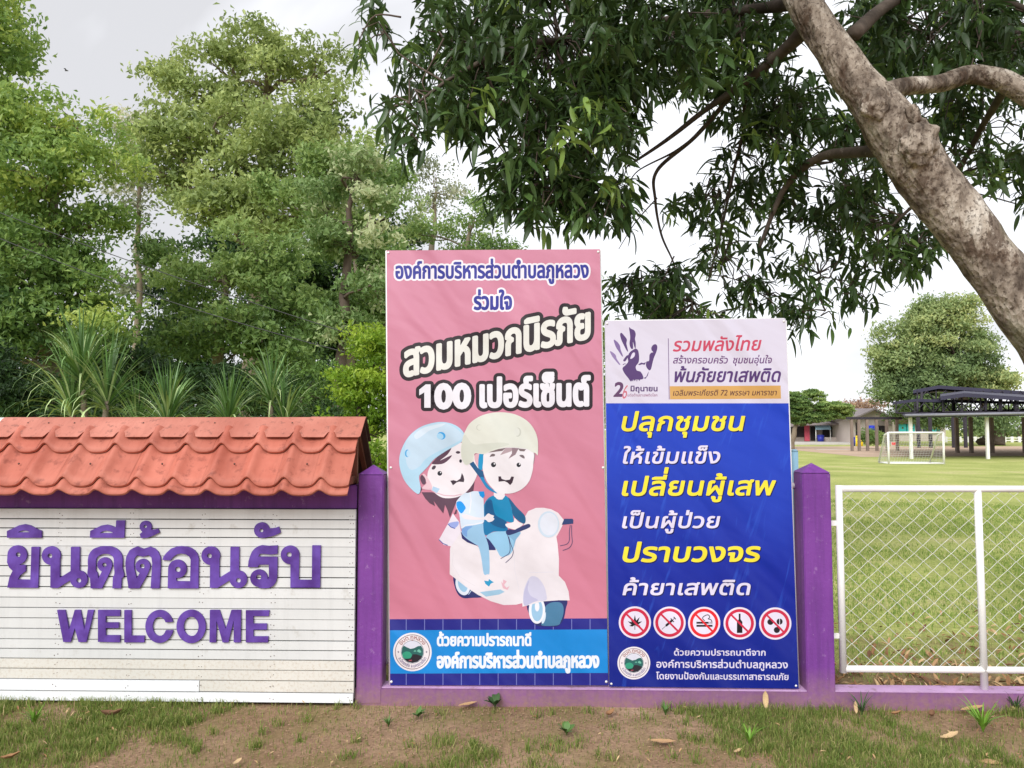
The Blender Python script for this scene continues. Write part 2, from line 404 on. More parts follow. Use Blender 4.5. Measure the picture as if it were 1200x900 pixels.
M['tile_bare'] = mat('bare_white_ridge_cap', lin((222, 214, 208)), .5, .05, spots=(lin((150, 140, 130)), 12, .66, .1, .5))
M['tile_back'] = mat('roof_underside', lin((84, 60, 56)), .8, .2)
M['timber'] = mat('red_brown_timber', lin((128, 76, 62)), .7, .2, 8, 60, .3)
M['screw'] = mat('rusty_screw', lin((92, 64, 56)), .6)
M['white_steel'] = mat('white_painted_steel', lin((232, 230, 228)), .4, .05, 4, 60, .05, spots=(lin((140, 110, 90)), 18, .68, .1, .5))
M['wire'] = mat('white_coated_wire', lin((214, 214, 208)), .45, .06, 3, 60, 0)
M['blue_pipe'] = mat('pale_blue_pipe', lin((142, 182, 206)), .45, .08, 8, spots=(lin((110, 110, 120)), 20, .66, .08, .6))
M['stem'] = mat('green_stem', lin((96, 128, 60)), .6)
M['twig'] = mat('grey_brown_twig', lin((92, 80, 72)), .8, .25, 8, 60, .3)
M['bark_dark'] = mat('dark_bark', lin((92, 80, 70)), .85, .3, 3, 25, .6)
M['bark_far'] = mat('pale_bark', lin((128, 116, 100)), .85, .25, 2, 15, .5)
# foliage kinds (real leaf colours)
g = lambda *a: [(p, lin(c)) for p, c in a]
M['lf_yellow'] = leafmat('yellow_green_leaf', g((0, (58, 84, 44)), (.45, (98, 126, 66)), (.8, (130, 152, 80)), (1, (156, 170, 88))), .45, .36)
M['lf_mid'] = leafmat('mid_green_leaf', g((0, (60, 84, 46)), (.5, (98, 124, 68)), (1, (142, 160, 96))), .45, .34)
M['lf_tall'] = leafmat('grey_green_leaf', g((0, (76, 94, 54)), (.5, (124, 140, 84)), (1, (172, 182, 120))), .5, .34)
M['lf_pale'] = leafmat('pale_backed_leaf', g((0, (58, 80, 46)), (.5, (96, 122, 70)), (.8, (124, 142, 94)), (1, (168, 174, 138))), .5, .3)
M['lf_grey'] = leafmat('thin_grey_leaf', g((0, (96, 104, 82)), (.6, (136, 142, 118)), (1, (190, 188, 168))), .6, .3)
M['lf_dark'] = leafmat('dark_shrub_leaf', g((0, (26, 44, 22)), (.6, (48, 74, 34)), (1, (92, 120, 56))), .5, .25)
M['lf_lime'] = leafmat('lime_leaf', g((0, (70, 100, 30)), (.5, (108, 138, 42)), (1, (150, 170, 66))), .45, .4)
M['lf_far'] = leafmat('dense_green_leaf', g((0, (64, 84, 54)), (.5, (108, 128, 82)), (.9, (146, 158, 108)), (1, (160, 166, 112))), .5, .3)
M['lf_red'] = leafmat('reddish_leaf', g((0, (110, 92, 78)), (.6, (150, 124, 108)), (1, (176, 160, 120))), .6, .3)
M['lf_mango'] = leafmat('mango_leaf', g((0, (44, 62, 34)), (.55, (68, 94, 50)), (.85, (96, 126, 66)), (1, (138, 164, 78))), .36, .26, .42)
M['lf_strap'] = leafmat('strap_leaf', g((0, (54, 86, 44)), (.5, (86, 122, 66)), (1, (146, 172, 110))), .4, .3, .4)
# ================================================================== ground
def lawn_mat():
    m, nt, b = newmat('lawn_ground')
    n = noise(nt, .45, 5, world=True); r = ramp(nt, [(.3, lin((152, 164, 88))), (.55, lin((184, 190, 112))), (.75, lin((208, 198, 146)))]); nt.links.new(n.outputs[0], r.inputs[0])
    n2 = noise(nt, 18, 6, world=True, rough=.7); r2 = ramp(nt, [(.35, (.55, .55, .55)), (.7, (1.15, 1.15, 1.15))]); nt.links.new(n2.outputs[0], r2.inputs[0])
    mu = nt.nodes.new('ShaderNodeMix'); mu.data_type = 'RGBA'; mu.blend_type = 'MULTIPLY'; mu.inputs[0].default_value = 1
    nt.links.new(r.outputs[0], mu.inputs[6]); nt.links.new(r2.outputs[0], mu.inputs[7])
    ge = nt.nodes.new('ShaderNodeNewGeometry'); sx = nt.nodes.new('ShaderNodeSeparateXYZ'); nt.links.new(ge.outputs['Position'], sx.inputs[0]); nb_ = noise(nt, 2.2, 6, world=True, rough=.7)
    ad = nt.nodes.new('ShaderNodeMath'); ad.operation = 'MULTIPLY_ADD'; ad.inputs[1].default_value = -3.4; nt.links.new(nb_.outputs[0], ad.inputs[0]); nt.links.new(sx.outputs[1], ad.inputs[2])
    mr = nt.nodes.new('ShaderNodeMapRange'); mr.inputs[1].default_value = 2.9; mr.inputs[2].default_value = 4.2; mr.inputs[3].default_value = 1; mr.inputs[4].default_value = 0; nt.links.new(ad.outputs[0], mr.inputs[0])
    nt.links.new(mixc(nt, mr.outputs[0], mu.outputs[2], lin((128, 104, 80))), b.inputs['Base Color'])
    b.inputs['Roughness'].default_value = .95; b.inputs['Specular IOR Level'].default_value = .1; bump(nt, b, [(n2.outputs[0], .5, .03)]); return m
def dirt_mat():
    m, nt, b = newmat('bare_earth')
    n = noise(nt, 1.3, 6, world=True); r = ramp(nt, [(.32, lin((138, 110, 86))), (.6, lin((172, 144, 118))), (.75, lin((196, 170, 146)))]); nt.links.new(n.outputs[0], r.inputs[0])
    n2 = noise(nt, 55, 7, world=True, rough=.75); r2 = ramp(nt, [(.35, (.62, .62, .6)), (.65, (1.15, 1.15, 1.15))]); nt.links.new(n2.outputs[0], r2.inputs[0])
    mu = nt.nodes.new('ShaderNodeMix'); mu.data_type = 'RGBA'; mu.blend_type = 'MULTIPLY'; mu.inputs[0].default_value = 1
    nt.links.new(r.outputs[0], mu.inputs[6]); nt.links.new(r2.outputs[0], mu.inputs[7]); c = mu.outputs[2]
    n3 = noise(nt, 3.2, 5, world=True); r3 = ramp(nt, [(.46, (0, 0, 0)), (.62, (.5, .5, .5))]); nt.links.new(n3.outputs[0], r3.inputs[0])
    c = mixc(nt, r3.outputs[0], c, lin((124, 114, 72)))
    nt.links.new(c, b.inputs['Base Color']); b.inputs['Roughness'].default_value = .95; b.inputs['Specular IOR Level'].default_value = .1
    n4 = noise(nt, 9, 4, world=True); bump(nt, b, [(n4.outputs[0], .6, .03), (n2.outputs[0], .7, .008)]); return m
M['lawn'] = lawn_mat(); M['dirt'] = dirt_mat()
M['yard'] = mat('sandy_yard', lin((190, 164, 142)), .95, .12, .25, 3, .1, world=True)
M['concrete'] = mat('pale_concrete', lin((186, 180, 172)), .8, .1, 1.5, 30, .2)
def ground_sheet(name, m, x0, x1, y0, y1, z, nx, ny, amp):
    xs = np.linspace(x0, x1, nx); ys = np.linspace(y0, y1, ny); mb = MB()
    vs = [(x, y, z+amp*mnoise.noise(Vector((x*1.7, y*1.7, 3)))) for y in ys for x in xs]
    fs = [(j*nx+i, j*nx+i+1, (j+1)*nx+i+1, (j+1)*nx+i) for j in range(ny-1) for i in range(nx-1)]
    return structure(mb.add(vs, fs, 0, True).build(name, m, fixn=False))
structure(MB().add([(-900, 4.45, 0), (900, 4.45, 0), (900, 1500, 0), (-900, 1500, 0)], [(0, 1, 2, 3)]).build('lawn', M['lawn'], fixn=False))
ground_sheet('ground', M['dirt'], -14, 14, -10, 4.45, -.008, 113, 58, .012)
structure(MB().add([(-900, -900, -.03), (900, -900, -.03), (900, 4.45, -.03), (-900, 4.45, -.03)], [(0, 1, 2, 3)]).build('outer_ground', M['dirt'], fixn=False))
# sandy yard before the far buildings
q = [G(860, 523.5), G(1030, 523), G(1400, 523), G(1400, 533), G(1010, 535.5), G(930, 527.5), G(860, 526.5)]
structure(MB().add([(p.x, p.y, .006) for p in q], [tuple(range(len(q)))]).build('yard', M['yard'], fixn=False))
q = [G(880, 518.8), G(1000, 518.5), G(1000, 521.3), G(880, 521.6)]
structure(MB().prism([(p.x, p.y, 0) for p in q], (0, 0, .12)).build('pavement', M['concrete']))
# grass: thin blades
def blades(name, pts, h, wd, m, lean=.5):
    n = len(pts); a = rng.uniform(0, 2*np.pi, n); le = rng.uniform(.1, 1, n)*lean*h; la = rng.uniform(0, 2*np.pi, n)
    dx, dy = np.cos(a)*wd/2, np.sin(a)*wd/2; lx, ly = np.cos(la)*le, np.sin(la)*le
    X, Y, Z = pts.T
    V = np.stack([np.stack([X-dx, Y-dy, Z-.01], 1), np.stack([X+dx, Y+dy, Z-.01], 1),
                  np.stack([X+dx*.7+lx*.35, Y+dy*.7+ly*.35, Z+h*.6], 1), np.stack([X-dx*.7+lx*.35, Y-dy*.7+ly*.35, Z+h*.6], 1),
                  np.stack([X+lx, Y+ly, Z+h*(1-.25*le/np.maximum(h, 1e-6))], 1)], 1).reshape(-1, 3)
    b = np.arange(n)[:, None]*5; F = np.concatenate([b+[0, 1, 2], b+[0, 2, 3], b+[3, 2, 4]])
    t = np.repeat(np.clip(rng.normal(.45, .22, n), 0, 1), 5)
    return np_mesh(name, V, F, m, tint=t)
M['grass'] = leafmat('grass_blade', g((0, (84, 100, 48)), (.45, (116, 138, 66)), (.75, (158, 160, 96)), (1, (200, 180, 138))), .6, .35, .2)
M['grass_dry'] = leafmat('field_grass_blade', g((0, (104, 130, 60)), (.5, (140, 164, 86)), (.8, (186, 190, 122)), (1, (218, 206, 166))), .6, .35, .2)
def nz(x, y, s, o): return mnoise.noise(Vector((x*s, y*s, o)))
def scatter(n, x0, x1, y0, y1, dens):
    r = []
    while len(r) < n:
        x, y = random.uniform(x0, x1), random.uniform(y0, y1)
        if random.random() < dens(x, y): r.append((x, y, 0))
    return np.array(r)
def dfront(x, y):
    v = nz(x, y, 1.1, 1.5)+.55*nz(x, y, 4, 8)+(.22 if x > 1.1 else 0)+(.14 if x < -1.4 else 0)
    v += .34*math.exp(-((4.33-y)/.07)**2)-(.30 if -1.3 < x < .9 else 0)
    return min(1, max(.13, (v+.10)*2.0))
pf = scatter(62000, -3.2, 3.6, 2.9, 4.31, dfront)
stuff(blades('grass', pf, rng.uniform(.006, .034, len(pf))*(.45+.75*np.clip([dfront(a_, b_) for a_, b_ in pf[:, :2]], 0, 1))*(1+.5*(pf[:, 1] > 4.22)), rng.uniform(.0022, .0045, len(pf)), M['grass'], .9))
def dback(x, y): return min(1, max(.12, .55+1.1*nz(x, y, .8, 4)+.6*nz(x, y, 3.1, 2)))*min(1, (6.0/y)**1.1)*(.25 if y < 4.9 else 1)
pb = scatter(80000, .6, 9.5, 4.5, 17, dback)
stuff(blades('grass', pb, rng.uniform(.015, .04, len(pb)), rng.uniform(.004, .008, len(pb))*(.7+pb[:, 1]/9), M['grass_dry'], .9))
pl_ = scatter(9000, -7, .6, 4.6, 9, lambda x, y: .6)
stuff(blades('grass', pl_, rng.uniform(.04, .14, len(pl_)), rng.uniform(.006, .012, len(pl_)), M['grass'], .8))
tc_ = scatter(620, -3.2, 3.6, 3.0, 4.28, dfront); tp = np.repeat(tc_, 22, 0)+rng.normal(0, .016, (620*22, 3))*[1, 1, 0]
stuff(blades('grass', tp, rng.uniform(.02, .06, len(tp)), rng.uniform(.003, .006, len(tp)), M['grass'], 1.3))
# pebbles and crumbs of earth
pp = scatter(7000, -3.2, 3.4, 2.95, 4.3, lambda x, y: 1-.8*dfront(x, y)); n = len(pp); r_ = rng.uniform(.0015, .006, n)
o8 = np.array([[1, 0, 0], [0, 1, 0], [-1, 0, 0], [0, -1, 0], [0, 0, .7], [0, 0, -.7]]); V = (pp[:, None]+o8[None]*(r_[:, None, None]*rng.uniform(.6, 1.3, (n, 6, 1)))+[0, 0, .001]).reshape(-1, 3)
F8 = np.array([[0, 1, 4], [1, 2, 4], [2, 3, 4], [3, 0, 4], [1, 0, 5], [2, 1, 5], [3, 2, 5], [0, 3, 5]]); F = (np.arange(n)[:, None, None]*6+F8[None]).reshape(-1, 3)
stuff(np_mesh('gravel', V, F, mat('earth_crumb', lin((150, 124, 100)), .9, .3, 30, world=True)))
# ================================================================== low purple kerb wall and posts
YK = 4.33; KT = P(700, 808.3, YK).z
ku = thing('low_wall', (P(455, 815, YK).x, YK, 0), 'low purple painted base wall running along the grass under both banners and the fence', 'wall')
XL = P(417, 700, YK).x; XR = 5.2
MB().box(XL, XR, YK, YK+.115, -.05, KT, bev=.006).build('wall_base', M['purple'], ku)
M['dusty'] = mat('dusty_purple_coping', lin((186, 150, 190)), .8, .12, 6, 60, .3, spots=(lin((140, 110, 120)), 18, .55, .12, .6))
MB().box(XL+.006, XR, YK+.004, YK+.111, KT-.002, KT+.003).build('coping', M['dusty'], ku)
def post(pxa, pxb, pytop, label, name='fence_post'):
    a = P(pxa, 600, YK-.005).x; b = P(pxb, 600, YK-.005).x; zt = P(pxa, pytop, YK).z; xm = (a+b)/2; h = (b-a)/2
    t = thing(name, (xm, YK+h, 0), label, 'post', 'purple concrete fence posts')
    zc = zt-.052; m = MB().box(a, b, YK-.0025, YK-.0025+2*h, 0, zc, bev=.005)
    m.build('shaft', M['purple'], t)
    y0 = YK-.0025; e = .001
    c = MB().add([(a-e, y0-e, zc), (b+e, y0-e, zc), (b+e, y0+2*h+e, zc), (a-e, y0+2*h+e, zc), (xm, y0+h, zt)], [(0, 1, 4), (1, 2, 4), (2, 3, 4), (3, 0, 4), (3, 2, 1, 0)])
    c.build('cap', M['purple'], t); return t
post(419.5, 449, 545, 'purple concrete post with a pointed cap joining the white welcome sign and the pink banner')
post(941.5, 974.5, 543, 'purple concrete post with a pointed cap between the blue banner and the white wire fence')
post(1790, 1823, 543, 'purple concrete post at the far right end of the wire fence')
# ================================================================== welcome sign
YS = 4.30
RY, EY = 4.45, 4.10; RZ = P(300, 487.6, RY).z-.02; EZ = P(300, 579, EY).z+.02
sg = thing('welcome_sign', (P(210, 820, YS).x, YS, 0), 'white slatted welcome sign with raised purple letters under a small red tiled roof', 'sign')
X0 = P(-330, 700, YS).x; X1 = P(415.5, 700, YS).x
ys = [596.6, 609.2, 620, 630.3, 640.6, 652, 664.4, 676.8, 689.1, 701.2, 713.4, 725.7, 738.2, 750.6, 761.9, 773.4, 785.1, 797.4, 811.2, 823.4]
gaps = [1.3, 1.2, 1.2, .6, .5, 1.2, 1.35, 1.35, .8, .9, 1.0, 1.1, 1.2, 1.2, 1.2, 1.1, 1.2, 1.4, 1.2]
xj = [X0]+[P(v, 700, YS).x for v in (-100, -16, 68, 152, 236, 320)]+[X1]
for i in range(len(ys)-1):
    zt = P(200, ys[i], YS).z; zb = P(200, ys[i+1]-gaps[i], YS).z; dy = random.uniform(0, .003)
    segs = [(X0, X1, 'plank_old' if i in (15, 16) else 'plank')]
    if i == 17: segs = [(X0, P(236, 700, YS).x-.001, 'plank_new'), (P(236, 700, YS).x+.001, X1, 'plank_old')]
    if i == 18: segs = [(X0, X1-.004, 'plank_new')]
    for a, b, mm in segs:
        extra = .005 if mm == 'plank_new' and i == 17 else 0
        mb = MB(); nseg = 14; x_ = np.linspace(a, b, nseg+1)
        v = []; 
        for x in x_:
            wz = .0012*nz(x, i*3.3, 1.2, 5); wz2 = .0012*nz(x, i*3.3+9, 1.2, 5)
            v += [(x, YS+dy-extra, zt+wz), (x, YS+dy-extra, zb+wz2), (x, YS+dy+.018, zb+wz2), (x, YS+dy+.018, zt+wz)]
        f = [(k*4+j, k*4+(j+1) % 4, k*4+4+(j+1) % 4, k*4+4+j) for k in range(nseg) for j in range(4)]+[(3, 2, 1, 0), (nseg*4, nseg*4+1, nseg*4+2, nseg*4+3)]
        o = mb.add(v, f).build('plank', M[mm], sg)
        if mm == 'plank_new': o['label'] = 'newer bright white board near the foot of the sign'
        if mm == 'plank_old': o['label'] = 'board stained with splashed sandy mud'
nails = MB()
for i, x in enumerate(xj[1:]):
    x = min(x, X1-.022)
    MB().box(x-.019, x+.019, YS+.022, YS+.045, .03, P(200, 598, YS).z-.004).build('batten', M['plank'], sg)
    for k in range(len(ys)-1):
        for dx in (-.008, .009):
            zc = P(200, (ys[k]+ys[k+1])/2+random.uniform(-2, 2), YS).z; xx = x+dx+random.uniform(-.004, .004); r = .0022; y_ = YS-.0006-(.006 if k == 17 else 0)
            nails.tube([(xx, y_, zc), (xx, y_+.004, zc)], r, 6)
stuff(nails.build('nails', M['screw'], sg))
MB().box(X0-.02, X1+.02, YS+.05, YS+.10, 0, P(200, 590, YS).z).build('added_gap_shade_sheet', M['gap_shade'], sg)  # added backing sheet that makes the gaps between the boards dark
zb0 = P(200, 595.5, YK).z; MB().box(X0, P(418.5, 590, YK).x-.002, YK-.002, YK+.12, zb0, EZ+.01, bev=.004).build('beam', M['purple'], sg)
MB().box(X0-.17, X0-.01, YK-.005, YK+.15, 0, EZ+.05, bev=.004).build('side_post', M['purple'], sg)
# raised letters: outlines drawn as unions and cut-outs on the 9x enlarged photograph
def letter(name, ops, org, s=9.0, dep=.010, h=.22, Yf=YS-.0115):
    F = None; allp = np.concatenate([o[1] for o in ops]); allp = np.array(org)+allp/s
    lo = allp.min(0)-2; hi = allp.max(0)+2; nx, ny = (np.ceil((hi-lo)/h)+1).astype(int)
    X, Y = np.meshgrid(lo[0]+h*np.arange(nx), lo[1]+h*np.arange(ny)); F = np.full(X.shape, 9.0)
    for sign, pl in ops:
        d = _sd([np.array(org)+pl/s], X.astype(np.float32), Y.astype(np.float32))
        F = np.minimum(F, d) if sign == '+' else np.maximum(F, -d)
    return extrude_loops(name, contours(F, lo, h, 0, .05), dep, Yf)
def extrude_loops(name, loops, dep, Yf, parent=None):
    vs, tr = tess(loops); n = len(vs); mb = MB()
    a = [P(x, y, Yf) for x, y in vs]; b = [Vector((p.x, p.y+dep, p.z)) for p in a]
    fs = [tuple(t) for t in tr]+[tuple(i+n for i in reversed(t)) for t in tr]; k = 0
    for l in loops:
        m = len(l); fs += [(k+i, k+(i+1) % m, k+(i+1) % m+n, k+i+n) for i in range(m)]; k += m
    return mb.add(a+b, fs).build(name, M['letter'], sg)
pl = lambda *p: np.array(p, float)
sm = lambda *p: spl(p)
c_ = lambda x, y, r: ell(x, y, r, n=44)
A, B = '+', '-'
letter('letter', [(A, pl((72, 272), (72, 200), (130, 175), (200, 140), (260, 128), (320, 142), (390, 180), (438, 200), (437, 272))), (B, pl((186, 215), (215, 200), (250, 193), (290, 200), (318, 215)))], (0, 600))
letter('letter', [(A, pl((78, 450), (73, 530), (95, 585), (132, 620), (98, 690), (75, 798), (398, 800), (415, 368), (330, 368), (320, 715), (188, 712), (205, 672), (240, 645), (268, 625), (270, 560), (208, 557), (150, 520))), (A, c_(180, 453, 102)), (B, c_(190, 450, 25))], (0, 600))
def nohnu(cx, org):   # the letter with a loop at the upper left and one at the lower right
    o = cx
    letter('letter', [(A, c_(o+538, 460, 98)), (A, pl((o+532, 440), (o+530, 800), (o+612, 800), (o+628, 700), (o+628, 440))), (A, pl((o+600, 712), (o+748, 620), (o+765, 705), (o+612, 801), (o+560, 801))),
        (A, pl((o+747, 368), (o+838, 368), (o+836, 720), (o+742, 720))), (A, c_(o+830, 710, 92)), (B, c_(o+525, 462, 25)), (B, c_(o+830, 722, 25))], org)
nohnu(0, (0, 600)); nohnu(18, (185, 600))
letter('letter', [(A, sm((100, 700), (72, 570), (76, 470), (112, 405), (170, 372), (255, 360), (340, 372), (402, 412), (434, 480), (434, 580), (425, 700))), (A, pl((90, 640), (100, 806), (420, 806), (432, 600))),
    (B, sm((170, 640), (155, 560), (156, 500), (178, 468), (215, 447), (255, 440), (300, 448), (340, 482), (345, 560), (336, 680))), (B, pl((165, 600), (180, 712), (215, 720), (215, 812), (329, 812), (341, 560))),
    (A, c_(248, 555, 77)), (A, pl((323, 575), (300, 640), (218, 806), (120, 806), (170, 705), (182, 700), (225, 615))), (B, c_(245, 558, 23))], (95, 600))
letter('letter', [(A, pl((500, 806), (472, 620), (466, 540), (476, 470), (510, 405), (548, 380), (590, 363), (655, 388), (725, 366), (775, 385), (812, 420), (836, 480), (838, 560), (826, 806))),
    (B, pl((585, 705), (562, 610), (555, 550), (562, 490), (590, 456), (650, 472), (712, 455), (742, 480), (750, 540), (732, 812), (610, 812), (610, 720))),
    (A, c_(650, 572, 77)), (A, pl((726, 592), (700, 655), (615, 806), (515, 806), (572, 705), (585, 700), (628, 625))), (B, c_(645, 571, 25))], (95, 600))
letter('letter', [(A, pl((92, 272), (95, 200), (150, 172), (215, 142), (270, 133), (320, 145), (365, 165), (370, 88), (462, 88), (452, 272))), (B, pl((196, 223), (225, 203), (265, 195), (310, 204), (340, 223)))], (95, 600))
letter('letter', [(A, c_(680, 155, 63)), (A, pl((635, 195), (645, 210), (618, 232), (630, 276), (700, 272), (770, 245), (828, 215), (808, 172), (790, 182), (740, 186), (700, 170))), (B, c_(676, 153, 17))], (95, 600))
letter('letter', [(A, pl((48, 505), (60, 468), (90, 430), (140, 385), (190, 367), (240, 360), (290, 363), (340, 375), (385, 403), (415, 440), (430, 490), (425, 806), (338, 806), (345, 500), (328, 468), (290, 445), (245, 437), (200, 447), (165, 470), (145, 492), (130, 512))),
    (A, pl((108, 590), (103, 806), (345, 806), (345, 732), (195, 730), (190, 680))), (A, c_(205, 600, 97)), (B, c_(210, 606, 28))], (185, 600))
letter('letter', [(A, pl((185, 582), (190, 520), (205, 470), (225, 420), (255, 385), (290, 362), (330, 350), (400, 358), (497, 352), (495, 442), (420, 449), (340, 440), (310, 442), (292, 470), (495, 474), (495, 540), (420, 554), (305, 555), (285, 582))),
    (A, pl((405, 520), (495, 500), (492, 690), (478, 740), (450, 780), (410, 800), (360, 805), (300, 800), (300, 725), (370, 718), (398, 708), (406, 680))), (A, c_(300, 698, 92)), (B, c_(298, 686, 27))], (270, 600))
letter('letter', [(A, c_(330, 190, 82)), (A, pl((380, 172), (440, 172), (480, 165), (510, 154), (530, 217), (490, 238), (440, 256), (345, 274))), (B, c_(326, 195, 20))], (270, 600))
letter('letter', [(A, c_(628, 452, 98)), (A, pl((632, 440), (632, 797), (945, 797), (952, 352), (862, 352), (858, 716), (720, 716), (726, 440))), (B, c_(618, 450, 27))], (270, 600))
def latin(ops): letter('letter', ops, (60, 700), 4.444)
latin([(A, pl((30, 66), (72, 66), (92, 170), (122, 66), (152, 66), (172, 170), (190, 66), (222, 66), (182, 233), (142, 233), (122, 160), (100, 233), (62, 233)))])
latin([(A, pl((243, 66), (358, 66), (358, 98), (283, 98), (283, 131), (351, 131), (351, 160), (283, 160), (283, 198), (358, 198), (357, 235), (243, 232)))])
latin([(A, pl((380, 67), (417, 67), (417, 200), (485, 200), (484, 235), (380, 235)))])
latin([(A, ell(563, 152, 73, 86, n=60)), (B, ell(563, 152, 36, 50, n=50)), (B, pl((570, 133), (700, 122), (700, 172), (570, 172)))])
latin([(A, ell(728, 152, 76, 87, n=60)), (B, ell(728, 152, 39, 51, n=50))])
latin([(A, pl((826, 66), (876, 66), (908, 165), (938, 66), (988, 66), (986, 235), (950, 235), (950, 120), (922, 235), (892, 235), (860, 120), (858, 235), (824, 235)))])
latin([(A, pl((1013, 68), (1136, 68), (1132, 98), (1052, 98), (1052, 137), (1122, 137), (1122, 168), (1052, 168), (1052, 204), (1130, 204), (1128, 235), (1013, 235)))])
# roof
rl = math.hypot(RY-EY, RZ-EZ); dv = Vector((0, (EY-RY)/rl, (EZ-RZ)/rl)); nv = Vector((0, dv.z, -dv.y)); nv = nv if nv.z > 0 else -nv
RX1 = P(430, 487, RY).x; PER = .199; RX0 = X0-.08
phase = P(5/2.4326, 580, 4.2).x
def crest(x):
    u = ((x-phase)/PER+.5) % 1-.5; return .029*math.exp(-(u/.15)**2)+.003*math.cos(2*math.pi*u)
def rp_(x, s, off): return Vector((x, RY, RZ))+dv*s+nv*off
roof = MB().add([(RX0, RY+.01, RZ-.012), (RX1-.015, RY+.01, RZ-.012), (RX1-.015, 2*RY-EY, EZ), (RX0, 2*RY-EY, EZ), (RX0, RY+.01, RZ-.03), (RX1-.015, RY+.01, RZ-.03), (RX1-.015, 2*RY-EY-.02, EZ-.015), (RX0, 2*RY-EY-.02, EZ-.015)],
    [(0, 1, 2, 3), (7, 6, 5, 4), (1, 5, 6, 2), (0, 3, 7, 4), (3, 2, 6, 7)]).build('roof', M['tile_back'], sg)
EDGE = RX1-.018
nw = int((EDGE-RX0)/PER)+2; k0 = math.floor((RX0-phase)/PER)
for course, (s0, s1, sc, off) in enumerate(((.10, .258, .040, .028), (.235, .487, .038, .015), (.40, .545, .010, .0))):
    for k in range(k0, k0+nw+1):
        xa, xb = phase+(k-.28)*PER, phase+(k+.74)*PER
        if xa >= EDGE: continue
        xb = min(xb, EDGE); nu, ns = 18, 4; mb = MB(); v = []; hump = random.uniform(-.001, .001)
        for j in range(ns+2):
            for i in range(nu+1):
                x = xa+(xb-xa)*i/nu; u = ((x-phase)/PER+.5) % 1-.5; ar = 1-math.exp(-(u/.2)**2)
                sE = s1+sc*(ar-.55); s = s0+(sE-s0)*min(j, ns)/ns; lip = .011 if j > ns else 0; rise = .006*min(j, ns)/ns
                v.append(rp_(x, s, off+crest(x)+rise+hump+.0012*i/nu-lip))
        f = [(j*(nu+1)+i, j*(nu+1)+i+1, (j+1)*(nu+1)+i+1, (j+1)*(nu+1)+i) for j in range(ns+1) for i in range(nu)]
        mb.add(v, f, 0, False)
        o = mb.build('roof_tile', M['tile'], roof, fixn=False)
        for pgn in o.data.polygons: pgn.use_smooth = pgn.index < nu*ns
        if course == 1 and k % 2 == 0:
            p = rp_(phase+(k+.5)*PER, .36, off+.012); MB().tube([p, p+nv*.006], .005, 8).build('screw', M['screw'], roof)
def cap_piece(xa, xb, m, off, label=None, smax=.185):
    nu = max(6, int((xb-xa)/.008)); v = []
    for i in range(nu+1):
        x = xa+(xb-xa)*i/nu; u = abs(((x-phase)/PER+.5) % 1-.5); t = min(1, max(0, (u-.09)/.09)); sE = smax-.04*(1-t)
        for (s, o_) in ((0, off+.012), (.02, off+.022), (sE, off+.048), (sE, off+.044), (.02, off+.018), (0, off+.008)): v.append(rp_(x, s, o_))
    f = [(i*6+j, (i+1)*6+j, (i+1)*6+j+1, i*6+j+1) for i in range(nu) for j in range(5)]+[(0, 1, 2, 3, 4, 5), tuple(nu*6+j for j in (5, 4, 3, 2, 1, 0))]
    v2 = []
    o = MB().add(v, f).build('ridge_cap', m, roof)
    if label: o['label'] = label
    return o
xa = P(14, 487, RY).x; xb = P(369, 500, 4.4).x
cap_piece(RX0, xa, M['tile_bare'], .006, 'unpainted white ridge piece at the left end'); cap_piece(xa-.03, xb, M['tile_cap'], .008); cap_piece(xb-.03, RX1, M['tile_cap'], .012, smax=.19)
cap_b = MB().add([(RX0, RY, RZ+.014), (RX1, RY, RZ+.014), (RX1, RY+.13, RZ-.13), (RX0, RY+.13, RZ-.13)], [(0, 1, 2, 3)]).build('ridge_cap', M['tile_back'], roof, fixn=False)
for px in (38, 62, 92, 172, 255, 345, 375, 392):
    p = rp_(P(px, 498, 4.42).x, .062, .012+.048*.42); MB().tube([p, p+nv*.008], .0045, 8).build('screw', M['screw'], roof)
def bar(a, b, w1, w2, m, name):   # squared timber between two points in a plane x = const
    a, b = Vector(a), Vector(b); d = (b-a).normalized(); s = Vector((1, 0, 0)); t = d.cross(s).normalized()
    v = [p+s*x*w1/2+t*y*w2/2 for p in (a, b) for x, y in ((-1, -1), (1, -1), (1, 1), (-1, 1))]
    return MB().add(v, [(3, 2, 1, 0), (4, 5, 6, 7), (0, 1, 5, 4), (1, 2, 6, 5), (2, 3, 7, 6), (3, 0, 4, 7)]).build(name, m, sg)
gx = RX1-.06
bar((gx, RY, RZ-.045), (gx, EY+.07, EZ+.04), .025, .04, M['timber'], 'rafter'); bar((gx, RY+.002, RZ-.05), (gx, 2*RY-EY-.05, EZ+.03), .025, .04, M['timber'], 'rafter')
bar((gx+.001, RY-.03, EZ+.012), (gx+.001, RY-.03, RZ-.09), .03, .03, M['timber'], 'king_post'); bar((gx, EY+.1, EZ+.04), (gx, 2*RY-EY-.08, EZ+.04), .024, .04, M['timber'], 'tie_beam')
for x in np.arange(gx-.9, RX0, -.9):
    bar((x, RY, RZ-.045), (x, EY+.07, EZ+.04), .025, .04, M['timber'], 'rafter')
